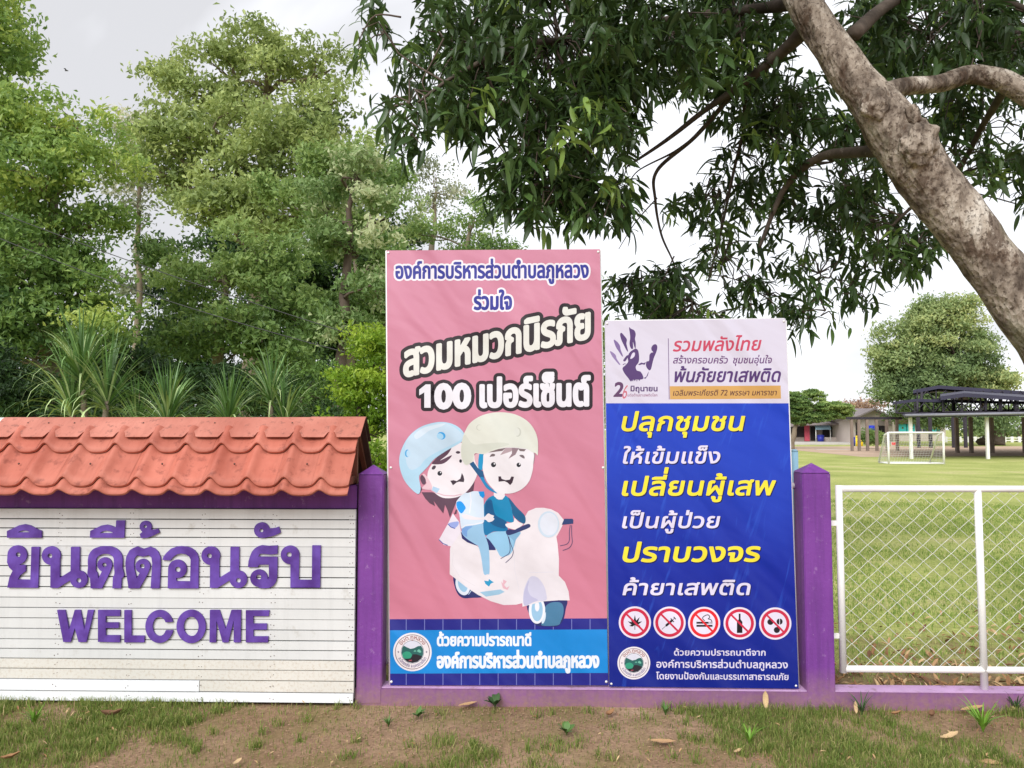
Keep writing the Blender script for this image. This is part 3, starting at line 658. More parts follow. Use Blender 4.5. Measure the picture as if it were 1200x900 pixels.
# ================================================================== wire fence panels
def fence_panel(xa, xb, zb, zt, Y, label, mids=(), foot=(), group='white wire fence panels'):
    r = .019; t = thing('wire_fence', ((xa+xb)/2, Y, .092), label, 'fence', group)
    for x in (xa, xb): MB().tube([(x, Y, zb-r), (x, Y, zt+r)], r, 12).build('frame_tube', M['white_steel'], t)
    for z in (zb, zt): MB().tube([(xa, Y+.0015, z), (xb, Y+.0015, z)], r*.97, 12).build('frame_tube', M['white_steel'], t)
    for x in mids: MB().tube([(x, Y+.002, .085), (x, Y+.002, zt)], r*1.02, 12).build('upright', M['white_steel'], t)
    wx, wz = .101, .045; mb = MB(); rows = int((zt-zb)/(wz/2)); nx_ = int((xb-xa)/(wx/2))
    for k in range(-1, rows//1+1):
        z0 = zb+wz/2+k*wz/1.0
        if z0-wz/2 > zt: break
        pts = []
        for i in range(nx_+1):
            x = xa+i*wx/2; zz = z0+(wz/2+.001)*(1 if (i+k) % 2 else -1)
            zz = min(max(zz, zb), zt); yy = Y+(.0022 if (i % 2) else -.0022)
            if i: pts.append(((x-wx/4), Y, (zz+pts_last)/2))
            pts.append((x, yy, zz+random.uniform(-.0015, .0015))); pts_last = zz
        mb.tube(pts, .0016, 4, cap=False, smooth=False)
    stuff(mb.build('wire_mesh', M['wire'], t, fixn=False)); return t
YF = 4.385
xa = P(985.5, 680, YF).x; zt = P(1080, 572.8, YF).z; zb = P(1080, 784.5, YF).z; xm = P(1149.5, 680, YF).x
f1 = fence_panel(xa, xa+2*(xm-xa), zb, zt, YF, 'long white tube and wire mesh fence panel right of the purple post', (xm,))
f1b = fence_panel(xa+2*(xm-xa)+.05, xa+4*(xm-xa)+.05, zb, zt, YF, 'white wire mesh fence panel at the right end of the fence', ())
for z in (P(980, 613, YF).z, P(980, 745, YF).z):
    MB().box(P(975, 600, YF).x-.01, xa, YF-.004, YF+.004, z-.014, z+.014).build('bracket', M['white_steel'], f1)
YB = 4.475
fence_panel(P(452, 680, YB).x, P(938.5, 680, YB).x, zb, zt+.01, YB, 'white wire mesh fence panel behind the pink and blue banners', (P(706, 680, YB).x,))
bp = thing('pipe_post', (P(931.5, 560, 4.62).x, 4.62, 0), 'pale blue pipe post standing behind the fence beside the blue banner', 'pipe')
MB().tube([(bp.location.x, 4.62, 0), (bp.location.x, 4.62, P(930, 529, 4.62).z)], .021, 14).build('pipe', M['blue_pipe'], bp)
MB().tube([(bp.location.x, 4.62, P(930, 529, 4.62).z), (bp.location.x, 4.62, P(930, 528, 4.62).z+.008)], [.0225, .012], 14).build('end_cap', M['blue_pipe'], bp)
# ================================================================== pink banner
YP, TP = 4.352, .030
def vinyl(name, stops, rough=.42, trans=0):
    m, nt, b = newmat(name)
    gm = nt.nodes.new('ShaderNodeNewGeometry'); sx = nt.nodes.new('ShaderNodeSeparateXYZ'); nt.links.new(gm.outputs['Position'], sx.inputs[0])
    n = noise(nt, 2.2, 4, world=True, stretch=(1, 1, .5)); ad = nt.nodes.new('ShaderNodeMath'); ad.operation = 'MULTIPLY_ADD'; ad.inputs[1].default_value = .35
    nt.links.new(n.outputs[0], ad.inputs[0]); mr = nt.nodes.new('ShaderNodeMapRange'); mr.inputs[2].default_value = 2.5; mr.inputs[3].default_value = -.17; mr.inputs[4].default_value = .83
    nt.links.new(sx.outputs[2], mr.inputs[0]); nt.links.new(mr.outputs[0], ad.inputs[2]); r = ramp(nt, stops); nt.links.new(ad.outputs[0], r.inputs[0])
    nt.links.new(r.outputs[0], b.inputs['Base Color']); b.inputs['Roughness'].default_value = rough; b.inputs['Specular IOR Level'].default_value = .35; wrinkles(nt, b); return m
M['pink'] = vinyl('pink_vinyl', g((0, (194, 114, 136)), (.45, (186, 116, 137)), (1, (187, 122, 145))))
M['vinyl_back'] = mat('vinyl_back', lin((200, 198, 200)), .5)
def banner_sheet(name, corners, Y, tilt, m, parent, th=.004):
    a = [P(x, y, Y, tilt) for x, y in corners]; k = 24; v = []; f = []
    for j in range(k+1):
        for i in range(k+1):
            s, t = i/k, j/k; q = a[0]*(1-s)*(1-t)+a[1]*s*(1-t)+a[2]*s*t+a[3]*(1-s)*t; v.append(q)
    f = [(j*(k+1)+i, j*(k+1)+i+1, (j+1)*(k+1)+i+1, (j+1)*(k+1)+i) for j in range(k) for i in range(k)]; n = len(v)
    v += [q+Vector((0, th, 0)) for q in v]; f2 = [tuple(i+n for i in reversed(q)) for q in f]
    ring = [i for i in range(k+1)]+[j*(k+1)+k for j in range(1, k+1)]+[k*(k+1)+i for i in range(k-1, -1, -1)]+[j*(k+1) for j in range(k-1, 0, -1)]
    f3 = [(ring[i], ring[(i+1) % len(ring)], ring[(i+1) % len(ring)]+n, ring[i]+n) for i in range(len(ring))]
    mb = MB(); mb.add(v, f, 0); mb.f += f2; mb.m += [1]*len(f2); mb.sm += [False]*len(f2); mb.f += f3; mb.m += [0]*len(f3); mb.sm += [False]*len(f3)
    return mb.build(name, [m, M['vinyl_back']], parent)
pk = thing('helmet_banner', (P(583, 804, YP, TP).x, YP, .092), 'tall pink banner with a cartoon of two helmeted children on a white scooter', 'banner')
banner_sheet('vinyl_sheet', [(453, 293.5), (703, 292), (713, 803), (457, 803)], YP, TP, M['pink'], pk)
for (a, b) in (((454, 294), (458, 802)), ((702, 293), (712, 802))):
    pa, pb_ = P(*a, YP+.022, TP), P(*b, YP+.022, TP); MB().tube([pa, pb_], .012, 8).build('frame_tube', M['white_steel'], pk)
for (a, b) in (((455, 297), (701, 296)), ((458, 799), (711, 799)), ((456, 548), (707, 548))):
    pa, pb_ = P(*a, YP+.022, TP), P(*b, YP+.022, TP); MB().tube([pa, pb_], .0115, 8).build('frame_tube', M['white_steel'], pk)
Z = lambda o, s: (lambda *p: np.array(o)+np.array(p, float)/s)
ZA, ZB, ZC, ZD, ZE = Z((460, 480), 6.92), Z((530, 480), 8.18), Z((505, 565), 8.18), Z((580, 580), 8.18), Z((510, 640), 7.059)
def ze(z, s, cx, cy, rx, ry=None, rot=0): c = z((cx, cy))[0]; return ell(c[0], c[1], rx/s, (ry or rx)/s, rot, 32)
pr = Print(YP, TP)
W_, NV = (226, 219, 225), (40, 46, 104)
OUT = (232, 228, 236)
# bands at the foot
pr.put('colour_band', (36, 38, 132), [pl((456.6, 725.6), (711.6, 724.6), (713.2, 803), (457.2, 803))])
def bl(y): t = (y-293)/510; return 453+4*t+.3, 703+10*t-.3
for yy0, yy1 in ((725.6, 738.4), (789, 803)):
    for k in range(12):
        x = 476+21.55*k; 
        if x < 711: pr.put('colour_band', (120, 126, 190), [pl((x-.4, yy0), (x+.4, yy0), (x+.4, yy1), (x-.4, yy1))], 0 if k else 1)
a, b = bl(738); c, d = bl(789); pr.put('colour_band', (22, 134, 212), [pl((a, 738.6), (b, 737.6), (d, 788.6), (c, 789.4))])
# scooter
I = 'rider_cartoon'
pr.put(I, NV, [spl(ZE((765, 480), (780, 570), (810, 630), (850, 660), (930, 664), (1010, 662), (1060, 610), (1080, 520), (1082, 440), (900, 430)), k=4)])
pr.put(I, (72, 122, 158), [spl(ZE((900, 520), (950, 470), (1030, 465), (1060, 500), (1060, 560), (1040, 620), (1010, 655), (880, 655), (905, 600)), k=4)])
pr.put(I, (228, 230, 240), [ze(ZE, 7.059, 842, 530, 68, 112)]); pr.put(I, (150, 190, 220), [ze(ZE, 7.059, 843, 530, 47, 92)]); pr.put(I, (228, 230, 240), [ze(ZE, 7.059, 843, 500, 19, 40)])
pr.put(I, (210, 225, 240), [spl(ZE((880, 630), (905, 570), (915, 545), (912, 600), (895, 638)), k=3)])
pr.put(I, NV, [spl(ZE((155, 240), (160, 330), (190, 400), (235, 430), (300, 428), (390, 420), (370, 370), (300, 330), (250, 240)), k=4)])
pr.put(I, (216, 224, 238), [ze(ZE, 7.059, 228, 320, 58, 88, -.25)]); pr.put(I, (150, 190, 220), [ze(ZE, 7.059, 228, 315, 38, 66, -.25)]); pr.put(I, (190, 212, 235), [stroke(ZE((275, 400), (300, 365), (305, 340)), .8)])
body = pl((541, 622), (535, 629), (530, 635), (527.3, 643), (527, 673), (533, 677.5), (545, 687), (560, 697), (575, 704.5), (590, 709), (605, 708.6), (612, 706.8), (612.3, 711), (620, 709), (636, 704.8), (655, 703.4), (667.6, 703.6), (666.3, 693), (662, 682), (654.8, 674.5), (655, 655), (653.5, 638), (652, 629), (656, 622), (661, 612), (660.5, 609), (654, 601), (646, 596.8), (637, 595), (628, 595.2), (619, 599), (615.5, 605), (614.8, 613), (609.5, 624), (605, 632), (600, 640), (585, 640), (560, 641), (550, 626))
pr.put(I, W_, [body])
pr.put(I, (214, 212, 226), [stroke(ZD((330, 745), (440, 742), (560, 738)), .5)]); pr.put(I, (218, 214, 224), [stroke(ZD((205, 440), (185, 560), (190, 720), (230, 900)), .5)])
pr.put(I, (214, 208, 214), [stroke(ZE((150, 60), (140, 150), (200, 250), (330, 330)), .5)])
pr.put(I, (204, 202, 224), [spl(ZE((738, 492), (729, 400), (748, 320), (790, 252), (850, 262), (900, 330), (920, 400), (915, 448), (830, 458)), k=4)])
pr.put(I, (186, 184, 214), [spl(ZE((738, 490), (732, 400), (760, 310), (778, 285), (765, 350), (790, 410), (850, 445), (800, 468)), k=4)])
pr.put(I, (152, 190, 216), [ZE((368, 380), (540, 358), (575, 378), (530, 400), (420, 418))])
dol = ((405, 285), (440, 290), (445, 272), (470, 290), (486, 298), (460, 310), (445, 335), (415, 312))
pr.put(I, (44, 150, 196), [ZE(*dol)]); pr.put(I, (222, 176, 190), [ZE((545, 290), (560, 310), (563, 275), (592, 292), (570, 320), (590, 345), (615, 330), (598, 362), (560, 348))])
# bag at the back
pr.put(I, (226, 218, 230), [ZC((165, 395), (78, 550), (120, 600), (192, 616), (290, 480), (270, 380), (210, 300))])
pr.put(I, (150, 166, 224), [spl(ZC((165, 400), (200, 385), (262, 378), (262, 410), (230, 440), (195, 430)), k=4)]); pr.put(I, (70, 84, 160), [stroke(ZC((163, 402), (190, 430), (232, 446)), 1.0)]); pr.put(I, (70, 84, 160), [stroke(ZC((76, 550), (115, 588), (160, 606)), 1.0)])
# seat, legs, shirts
pr.put(I, NV, [ZC((285, 470), (298, 540), (350, 578), (440, 610), (430, 580), (320, 520)), ]); pr.put(I, NV, [ZC((528, 530), (555, 652), (622, 652), (600, 560))])
pr.put(I, (142, 190, 222), [spl(ZC((530, 520), (600, 478), (720, 470), (860, 478), (810, 560), (790, 640), (760, 690), (710, 712), (665, 710), (630, 650), (565, 560)), k=4)])
pr.put(I, (124, 170, 204), [spl(ZC((745, 505), (855, 482), (815, 550), (795, 620), (790, 560)), k=3)])
pr.put(I, (148, 190, 222), [spl(ZC((300, 430), (350, 402), (500, 398), (508, 480), (532, 545), (556, 640), (562, 860), (540, 882), (506, 876), (482, 720), (455, 620), (420, 592), (340, 540), (298, 490)), k=4)])
pr.put(I, (116, 158, 214), [spl(ZC((300, 445), (350, 425), (400, 425), (350, 465), (345, 525), (300, 490)), k=4)])
pr.put(I, (0, 112, 164), [spl(ZC((505, 230), (530, 200), (560, 300), (720, 420), (722, 468), (600, 474), (530, 510), (506, 470), (500, 330)), k=4)])
pr.put(I, (206, 220, 236), [spl(ZC((300, 112), (370, 90), (465, 90), (500, 130), (508, 300), (500, 392), (400, 400), (320, 424), (288, 440), (272, 310), (240, 230), (255, 160)), k=4)])
pr.put(I, (224, 226, 236), [stroke(ZC((375, 95), (385, 180), (370, 300)), 1.4)]); pr.put(I, (224, 226, 236), [stroke(ZC((295, 440), (330, 415), (420, 405), (500, 385)), 1.6)])
pr.put(I, (6, 146, 228), [spl(ZC((246, 195), (290, 185), (332, 240), (322, 268), (290, 300), (252, 250)), k=4)]); pr.put(I, (10, 140, 215), [ZC((455, 90), (510, 88), (516, 130), (500, 156), (470, 132))])
pr.put(I, (2, 128, 176), [spl(ZC((605, 128), (545, 158), (512, 230), (560, 330), (640, 380), (720, 378), (790, 384), (782, 300), (748, 160), (692, 124), (665, 162), (628, 158)), k=4)])
pr.put(I, (12, 86, 136), [spl(ZC((528, 190), (580, 170), (598, 250), (625, 320), (722, 378), (716, 442), (620, 422), (560, 380), (520, 300)), k=4)])
pr.put(I, (14, 88, 132), [spl(ZC((742, 145), (822, 240), (900, 322), (902, 392), (860, 386), (790, 322), (772, 240)), k=4)])
pr.put(I, W_, [spl(ZC((335, 308), (430, 335), (505, 336), (548, 300), (575, 312), (604, 322), (598, 340), (608, 352), (588, 374), (550, 382), (518, 360), (420, 362), (325, 352), (295, 320)), k=4)])
pr.put(I, W_, [ZC((600, 118), (690, 118), (672, 160), (650, 168), (628, 158))])
pr.put(I, W_, [spl(ZC((716, 400), (790, 382), (802, 345), (842, 382), (886, 402), (840, 430), (832, 458), (782, 450), (730, 432)), k=4)])
pr.put(I, (44, 54, 104), [spl(ZD((105, 350), (140, 328), (185, 335), (235, 310), (320, 277), (336, 308), (240, 350), (130, 386)), k=4)]); pr.put(I, (44, 62, 112), [ZD((665, 228), (742, 228), (752, 240), (750, 276), (640, 286))])
pr.put(I, W_, [spl(ZC((800, 395), (842, 385), (884, 404), (830, 440)), k=4)])
for q_ in (((122, 385), (140, 450), (148, 520), (138, 565), (55, 610)), ((132, 400), (150, 470), (180, 540), (165, 595), (102, 650)), ((722, 288), (712, 360), (716, 440), (690, 475), (625, 487)), ((735, 290), (735, 380), (745, 460), (715, 510), (650, 532))):
    s_ = ZD(*q_); t_ = np.linspace(0, 1, 24); sm_ = np.stack([np.interp(t_, np.linspace(0, 1, 5), s_[:, 0]), np.interp(t_, np.linspace(0, 1, 5), s_[:, 1])], 1)
    for _ in range(3): sm_[1:-1] = (sm_[:-2]+sm_[1:-1]+sm_[2:])/3
    pr.put(I, (64, 66, 108), [stroke(sm_, .75)])
pr.put(I, (196, 212, 228), [ze(ZD, 8.18, 514, 282, 102, 126)]); pr.put(I, (216, 220, 232), [ze(ZD, 8.18, 518, 280, 86, 108)])
# the rear rider's hair, face and pale blue helmet
HR = (88, 58, 78)
pr.put(I, HR, [ZA((235, 670), (265, 720), (300, 758), (345, 782), (333, 740), (370, 790), (412, 842), (425, 770), (448, 820), (465, 876), (500, 790), (520, 740), (565, 685), (420, 700), (320, 670)), ]); pr.put(I, HR, [ZA((205, 690), (212, 650), (232, 628), (240, 645), (225, 676))])
pr.put(I, HR, [ZA((583, 672), (610, 655), (640, 612), (665, 580), (655, 660), (610, 676))]); pr.put(I, HR, [ZA((498, 850), (512, 812), (525, 810), (518, 845))])
pr.put(I, (229, 222, 228), [spl(ZA((550, 268), (440, 330), (330, 430), (284, 520), (300, 625), (375, 700), (450, 719), (545, 702), (620, 645), (680, 545), (692, 450), (640, 330)), k=5)])
pr.put(I, (222, 186, 196), [spl(ZA((240, 545), (255, 520), (290, 560), (320, 620), (310, 650), (240, 640), (262, 610), (275, 590)), k=3)])
pr.put(I, (214, 176, 190), [stroke(ZA((300, 640), (345, 672), (420, 696), (500, 700), (560, 686)), 1.3)]); pr.put(I, (168, 200, 226), [ZA((330, 622), (384, 642), (360, 678), (318, 652))])
pr.put(I, HR, [spl(ZA((225, 545), (242, 530), (268, 565), (266, 602), (245, 605), (228, 575)), k=3)])
pr.put(I, HR, [spl(ZA((477, 308), (400, 350), (340, 410), (320, 441), (400, 441), (450, 412), (482, 370), (430, 392), (385, 412), (445, 365)), k=3)])
pr.put(I, (70, 56, 70), [ze(ZA, 6.92, 531, 347, 18, 11)]); pr.put(I, (70, 56, 70), [ze(ZA, 6.92, 335, 470, 20, 13, -.8)])
pr.put(I, (34, 36, 48), [ze(ZA, 6.92, 383, 517, 19)]); pr.put(I, (230, 230, 236), [ze(ZA, 6.92, 390, 510, 5)]); pr.put(I, (34, 36, 48), [ze(ZA, 6.92, 552, 417, 11, 14)])
pr.put(I, (56, 40, 54), [ZA((468, 577), (495, 572), (520, 580), (550, 560), (562, 514), (576, 540), (582, 570), (578, 588), (540, 584), (520, 590), (490, 614))])
hm = spl(ZA((578, 190), (520, 132), (430, 102), (330, 107), (220, 145), (130, 220), (70, 330), (54, 430), (80, 540), (130, 620), (205, 684), (228, 640), (215, 545), (250, 500), (290, 458), (340, 400), (440, 332), (545, 272), (572, 240)), k=5)
pr.put(I, (170, 206, 228), [hm]); pr.put(I, (188, 210, 228), [spl(ZA((110, 260), (200, 165), (330, 118), (440, 112), (560, 190), (560, 240), (430, 310), (330, 360), (260, 410), (220, 460), (150, 488), (110, 420)), k=5)])
pr.put(I, (206, 220, 234), [spl(ZA((180, 200), (260, 145), (420, 112), (400, 135), (300, 170), (220, 228), (185, 236)), k=4)])
pr.put(I, (60, 160, 224), [ze(ZA, 6.92, 396, 212, 34, 30, .4)]); pr.put(I, (160, 204, 232), [ze(ZA, 6.92, 386, 216, 28, 24, .4)]); pr.put(I, (76, 160, 214), [ze(ZA, 6.92, 120, 355, 20, 31)]); pr.put(I, (176, 208, 230), [ze(ZA, 6.92, 128, 356, 16, 27)])
# the front rider's face and pale grey helmet
pr.put(I, W_, [ZB((395, 770), (500, 770), (505, 830), (480, 862), (440, 862), (400, 830))])
pr.put(I, (150, 132, 138), [ZB((755, 400), (796, 428), (780, 522), (766, 470))])
pr.put(I, (226, 221, 226), [spl(ZB((345, 380), (296, 450), (290, 560), (328, 680), (400, 768), (480, 802), (580, 800), (670, 760), (735, 690), (766, 600), (776, 520), (768, 390), (600, 340)), k=5)])
pr.put(I, (212, 168, 180), [spl(ZB((215, 440), (245, 420), (285, 430), (270, 510), (245, 545), (218, 495)), k=3)])
pr.put(I, (20, 142, 192), [ZB((258, 425), (298, 425), (296, 500), (288, 575), (262, 590), (247, 545), (250, 480))]); pr.put(I, (22, 82, 128), [ZB((165, 520), (202, 497), (245, 560), (296, 592), (306, 655), (268, 656), (225, 600))])
pr.put(I, (20, 128, 182), [spl(ZB((266, 650), (302, 652), (320, 690), (365, 745), (432, 802), (385, 788), (330, 752), (296, 705)), k=3)])
pr.put(I, (116, 98, 102), [ZB((345, 412), (420, 382), (515, 366), (480, 396))]); pr.put(I, (172, 150, 156), [ZB((512, 366), (602, 366), (560, 402), (458, 437))]); pr.put(I, (140, 118, 126), [ZB((572, 366), (638, 370), (605, 432), (538, 472), (572, 420))]); pr.put(I, (120, 104, 106), [ZB((630, 372), (707, 380), (690, 401), (648, 398))])
for q_ in (((358, 452), (380, 424), (410, 430), (404, 446), (378, 450)), ((644, 437), (675, 434), (692, 452), (690, 470), (655, 452))): pr.put(I, (112, 98, 102), [spl(ZB(*q_), k=3)])
for cx, cy, r in ((395, 528, 24), (637, 530, 21)): pr.put(I, (36, 38, 46), [ze(ZB, 8.18, cx, cy, r)]); pr.put(I, (232, 232, 236), [ze(ZB, 8.18, cx+9, cy-8, 7)], 1)
pr.put(I, (56, 40, 54), [ZB((442, 640), (466, 640), (474, 664), (510, 676), (550, 672), (568, 640), (592, 645), (576, 700), (555, 724), (530, 700), (500, 685), (444, 691))])
pr.put(I, (214, 216, 206), [spl(ZB((122, 210), (180, 120), (300, 50), (450, 25), (600, 45), (720, 110), (790, 200), (820, 300), (819, 432), (800, 420), (762, 404), (700, 374), (520, 362), (380, 398), (300, 426), (222, 418), (208, 450), (200, 492), (130, 532), (90, 470), (82, 380), (98, 280)), k=5)])
pr.put(I, (203, 206, 195), [spl(ZB((120, 240), (200, 330), (330, 322), (480, 316), (545, 336), (400, 378), (300, 418), (212, 414), (192, 486), (130, 526), (92, 450), (92, 330)), k=5)])
pr.put(I, (196, 198, 188), [ze(ZB, 8.18, 258, 172, 29)]); pr.put(I, (214, 216, 206), [ze(ZB, 8.18, 264, 172, 25)]); pr.put(I, (192, 194, 184), [ze(ZB, 8.18, 628, 216, 32, 44)]); pr.put(I, (212, 214, 206), [ze(ZB, 8.18, 618, 214, 28, 38)])
# lettering
T = 'lettering'
ORG = 'องค์การบริหารส่วนตำบลภูหลวง'
pr.text(T, ORG, 464, 689.3, 326.3, 325.2, 14.6, (44, 48, 146), .03, outlines=((2.1, OUT),))
pr.text(T, 'ร่วมใจ', 556, 599.3, 362.5, 362.2, 15, (44, 48, 146), .035, outlines=((2.1, OUT),))
pr.text(T, 'สวมหมวกนิรภัย', 474, 690.5, 441, 395.5, 29, (222, 222, 216), .034, outlines=((4.3, (36, 26, 34)),))
one = pl((491.5, 456.6), (499, 450.6), (504.4, 450.6), (504.4, 477.6), (497.4, 477.6), (497.4, 459.4), (491.5, 463))
T = 'numeral'; pr.k = 14; F_, lo_, hh_ = field([[one]], .2, 6); pr.put(T, (36, 26, 34), contours(F_, lo_, hh_, 4.2, .06)); pr.put(T, (226, 224, 232), contours(F_, lo_, hh_, .2, .04)); T = 'lettering'
pr.text(T, '00', 511, 550, 477.6, 477.0, 26.5, (226, 224, 232), .058, outlines=((4.0, (36, 26, 34)),), track=.03)
pr.text(T, 'เปอร์เซ็นต์', 563.5, 690.5, 476.4, 474.6, 25, (226, 224, 232), .04, outlines=((4.0, (36, 26, 34)),))
pr.text(T, 'ด้วยความปรารถนาดี', 512.6, 622, 756.6, 756.4, 10.6, (232, 236, 244), .038)
pr.text(T, ORG, 512.6, 701.5, 782.4, 782, 13.2, (232, 236, 244), .04)
def emblem(pr, cx, cy, r):
    e = 'emblem'; E_ = lambda k, **q: ell(cx, cy, r*k, **q)
    pr.put(e, (232, 226, 232), [E_(1, n=56)]); pr.put(e, (120, 96, 104), [E_(.905, n=56)]); pr.put(e, (230, 222, 226), [E_(.87, n=56)])
    pr.put(e, (110, 120, 130), [E_(.60, n=48)]); pr.put(e, (214, 214, 228), [E_(.575, n=48)])
    def clip(poly):   # keep the little landscape inside its round frame
        p = np.array(poly, float); c = np.array([cx, cy]); q = c+p*r; d = np.linalg.norm(q-c, axis=1); f_ = np.minimum(1, .57*r/np.maximum(d, 1e-6)); return c+(q-c)*f_[:, None]
    pr.put(e, (38, 96, 92), [clip([(-.57, -.22), (-.45, -.33), (-.3, -.25), (-.1, -.16), (.1, -.2), (.28, -.3), (.45, -.32), (.56, -.15), (.57, .1), (.5, .3), (.3, .5), (0, .57), (-.3, .5), (-.5, .3), (-.57, .05)])])
    pr.put(e, (50, 150, 120), [clip(spl([(-.52, .1), (-.35, -.02), (-.15, 0), (-.03, .15), (-.1, .3), (-.3, .36), (-.48, .28)], k=3))]); pr.put(e, (110, 180, 160), [clip(spl([(.24, -.04), (.34, -.14), (.46, -.02), (.4, .04)], k=3))]); pr.put(e, (96, 168, 148), [clip(spl([(.06, -.02), (.14, -.1), (.2, -.02)], k=3))])
    pr.put(e, (34, 30, 40), [clip([(-.45, .36), (-.1, .34), (.02, .12), (.2, .12), (.5, .22), (.45, .36), (.25, .52), (0, .57), (-.25, .52)])])
    pr.put(e, (150, 70, 84), [clip([(-.2, .42), (-.02, .4), (-.04, .47), (-.18, .48)])])
    pr.text(e, 'อบต.ภูหลวง', 0, 2*1.25*.66*r, 0, 0, .17*r, (160, 110, 110), .02, arc=(cx, cy, .66*r, -1.0, 1.0), h=.12)
    pr.text(e, 'อ.ปักธงชัย จ.นครราชสีมา', 0, 2*1.3*.80*r, 0, 0, .13*r, (120, 110, 150), .02, arc=(cx, cy, .80*r, math.pi+1.15, math.pi-1.15), h=.12)
    for s_ in (-1, 1):
        a_ = np.arange(8)*math.pi/4; rr = np.where(np.arange(8) % 2, .025, .065)*r; pr.put(e, (90, 80, 110), [np.stack([cx+s_*.73*r+rr*np.sin(a_), cy-rr*np.cos(a_)], 1)], 1 if s_ < 0 else 0)
pr.k = 4; emblem(pr, 483.3, 764, 22.6)
pr.build(pk)
# a few hems: eyelets
ey = MB()
for q_ in ((455, 296), (458, 548), (701, 295), (706.8, 548), (458.5, 799), (710.5, 799)):
    p = P(*q_, YP-.003, TP); ey.tube([p, p+Vector((0, .003, 0))], .007, 10)
stuff(ey.build('eyelets', M['white_steel'], pk))
# ================================================================== blue banner
YQ, TQ = 4.345, .040
bq = thing('anti_drug_banner', (P(822, 805, YQ, TQ).x, YQ, .092), 'dark blue banner with yellow and white lettering, a purple handprint and five prohibition signs', 'banner')
M['lav'] = vinyl('white_header_vinyl', g((0, (194, 189, 206)), (1, (198, 193, 208))))
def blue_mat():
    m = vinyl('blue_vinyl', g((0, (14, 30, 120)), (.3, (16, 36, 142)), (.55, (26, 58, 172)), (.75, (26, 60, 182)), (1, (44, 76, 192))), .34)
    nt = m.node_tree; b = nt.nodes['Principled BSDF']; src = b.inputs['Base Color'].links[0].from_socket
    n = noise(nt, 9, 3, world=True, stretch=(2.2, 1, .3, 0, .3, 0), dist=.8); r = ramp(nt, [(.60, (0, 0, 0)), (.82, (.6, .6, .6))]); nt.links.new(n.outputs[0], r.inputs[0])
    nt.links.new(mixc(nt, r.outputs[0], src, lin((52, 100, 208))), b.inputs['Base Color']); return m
M['blue'] = blue_mat()
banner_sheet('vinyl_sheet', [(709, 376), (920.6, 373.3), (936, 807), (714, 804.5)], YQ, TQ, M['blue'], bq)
for q_ in (((711, 378), (715.5, 804)), ((919.5, 376), (934.5, 805)), ((711, 377.5), (919, 375)), ((716, 802), (934, 804))):
    pa, pb_ = P(*q_[0], YQ+.02, TQ), P(*q_[1], YQ+.02, TQ); MB().tube([pa, pb_], .012, 8).build('frame_tube', M['white_steel'], bq)
pb2 = Print(YQ, TQ)
hd = [P(x, y, YQ-.0001, TQ) for x, y in ((709, 376), (920.6, 373.3), (924.2, 472.6), (710.2, 472.6))]
MB().add(hd, [(0, 1, 2, 3)]).build('header_panel', M['lav'], bq, fixn=False); pb2.k = 5
ZH = Z((705, 375), 9.0); PU = (84, 58, 112)
H = 'hand_print'
for q_ in (((525, 290), (545, 262), (572, 256), (588, 280), (580, 330), (555, 390), (540, 440), (522, 515), (500, 530), (470, 490), (472, 440), (500, 430), (505, 370), (525, 345), (545, 340), (528, 320)),
           ((290, 80), (310, 92), (345, 110), (360, 150), (352, 200), (360, 240), (358, 303), (345, 280), (330, 230), (332, 300), (310, 300), (294, 250), (302, 180)), ((195, 150), (210, 135), (238, 165), (267, 205), (262, 250), (280, 330), (262, 318), (232, 260), (205, 200)),
           ((128, 208), (170, 235), (195, 275), (200, 310), (225, 378), (213, 380), (180, 330), (148, 280)), ((88, 328), (130, 350), (152, 378), (160, 410), (197, 468), (182, 468), (130, 408), (105, 372)), ((228, 425), (265, 375), (282, 380), (250, 435))):
    col = PU if q_[0][0] > 180 else ((120, 98, 150) if q_[0][0] > 100 else (140, 120, 166)); pb2.put(H, col, [spl(ZH(*q_), k=3)])
pb2.put(H, PU, [spl(ZH((365, 303), (388, 330), (396, 400), (388, 450), (360, 490), (372, 532), (410, 545), (437, 590), (430, 625), (330, 632), (310, 650), (280, 612), (240, 560), (220, 510), (250, 478), (280, 440), (275, 400), (290, 350), (330, 315)), k=3)])
pb2.put(H, (216, 208, 228), [spl(ZH((302, 405), (325, 350), (350, 345), (348, 380), (322, 405)), k=3)])
pb2.put(H, PU, [ZH((385, 468), (420, 448), (440, 455), (468, 445), (455, 472), (425, 468), (400, 476))]); pb2.put(H, PU, [ZH((440, 612), (462, 620), (485, 590), (500, 542), (488, 560), (470, 600))])
for x, y in ((330, 640), (350, 636), (372, 640), (398, 634), (230, 468), (246, 462)): pb2.put(H, PU, [ell(*ZH((x, y))[0], .7, n=8)], 1)
TT = 'lettering'
pb2.text(TT, '2', 719.4, 731.6, 464.4, 464.4, 16.2, (96, 62, 100), .03, shear=.12); pb2.text(TT, '6', 728.5, 737, 467, 467, 16, (196, 112, 128), .004, shear=.2, outlines=((.5, (222, 214, 230)),))
pb2.text(TT, 'มิถุนายน', 739.2, 770.3, 458.4, 458.4, 4.9, (84, 58, 108), .035, h=.12); pb2.text(TT, 'วันต่อต้านยาเสพติดโลก', 733, 770.3, 464.6, 464.6, 2.5, (150, 100, 130), .01, h=.1)
pb2.put('rule_line', (104, 74, 128), [pl((782.8, 396.5), (783.5, 396.5), (784.6, 468), (783.9, 468))]); 
pb2.text(TT, 'รวมพลังไทย', 788.6, 892.2, 411.6, 410.4, 12, (196, 70, 96), .018, shear=.22)
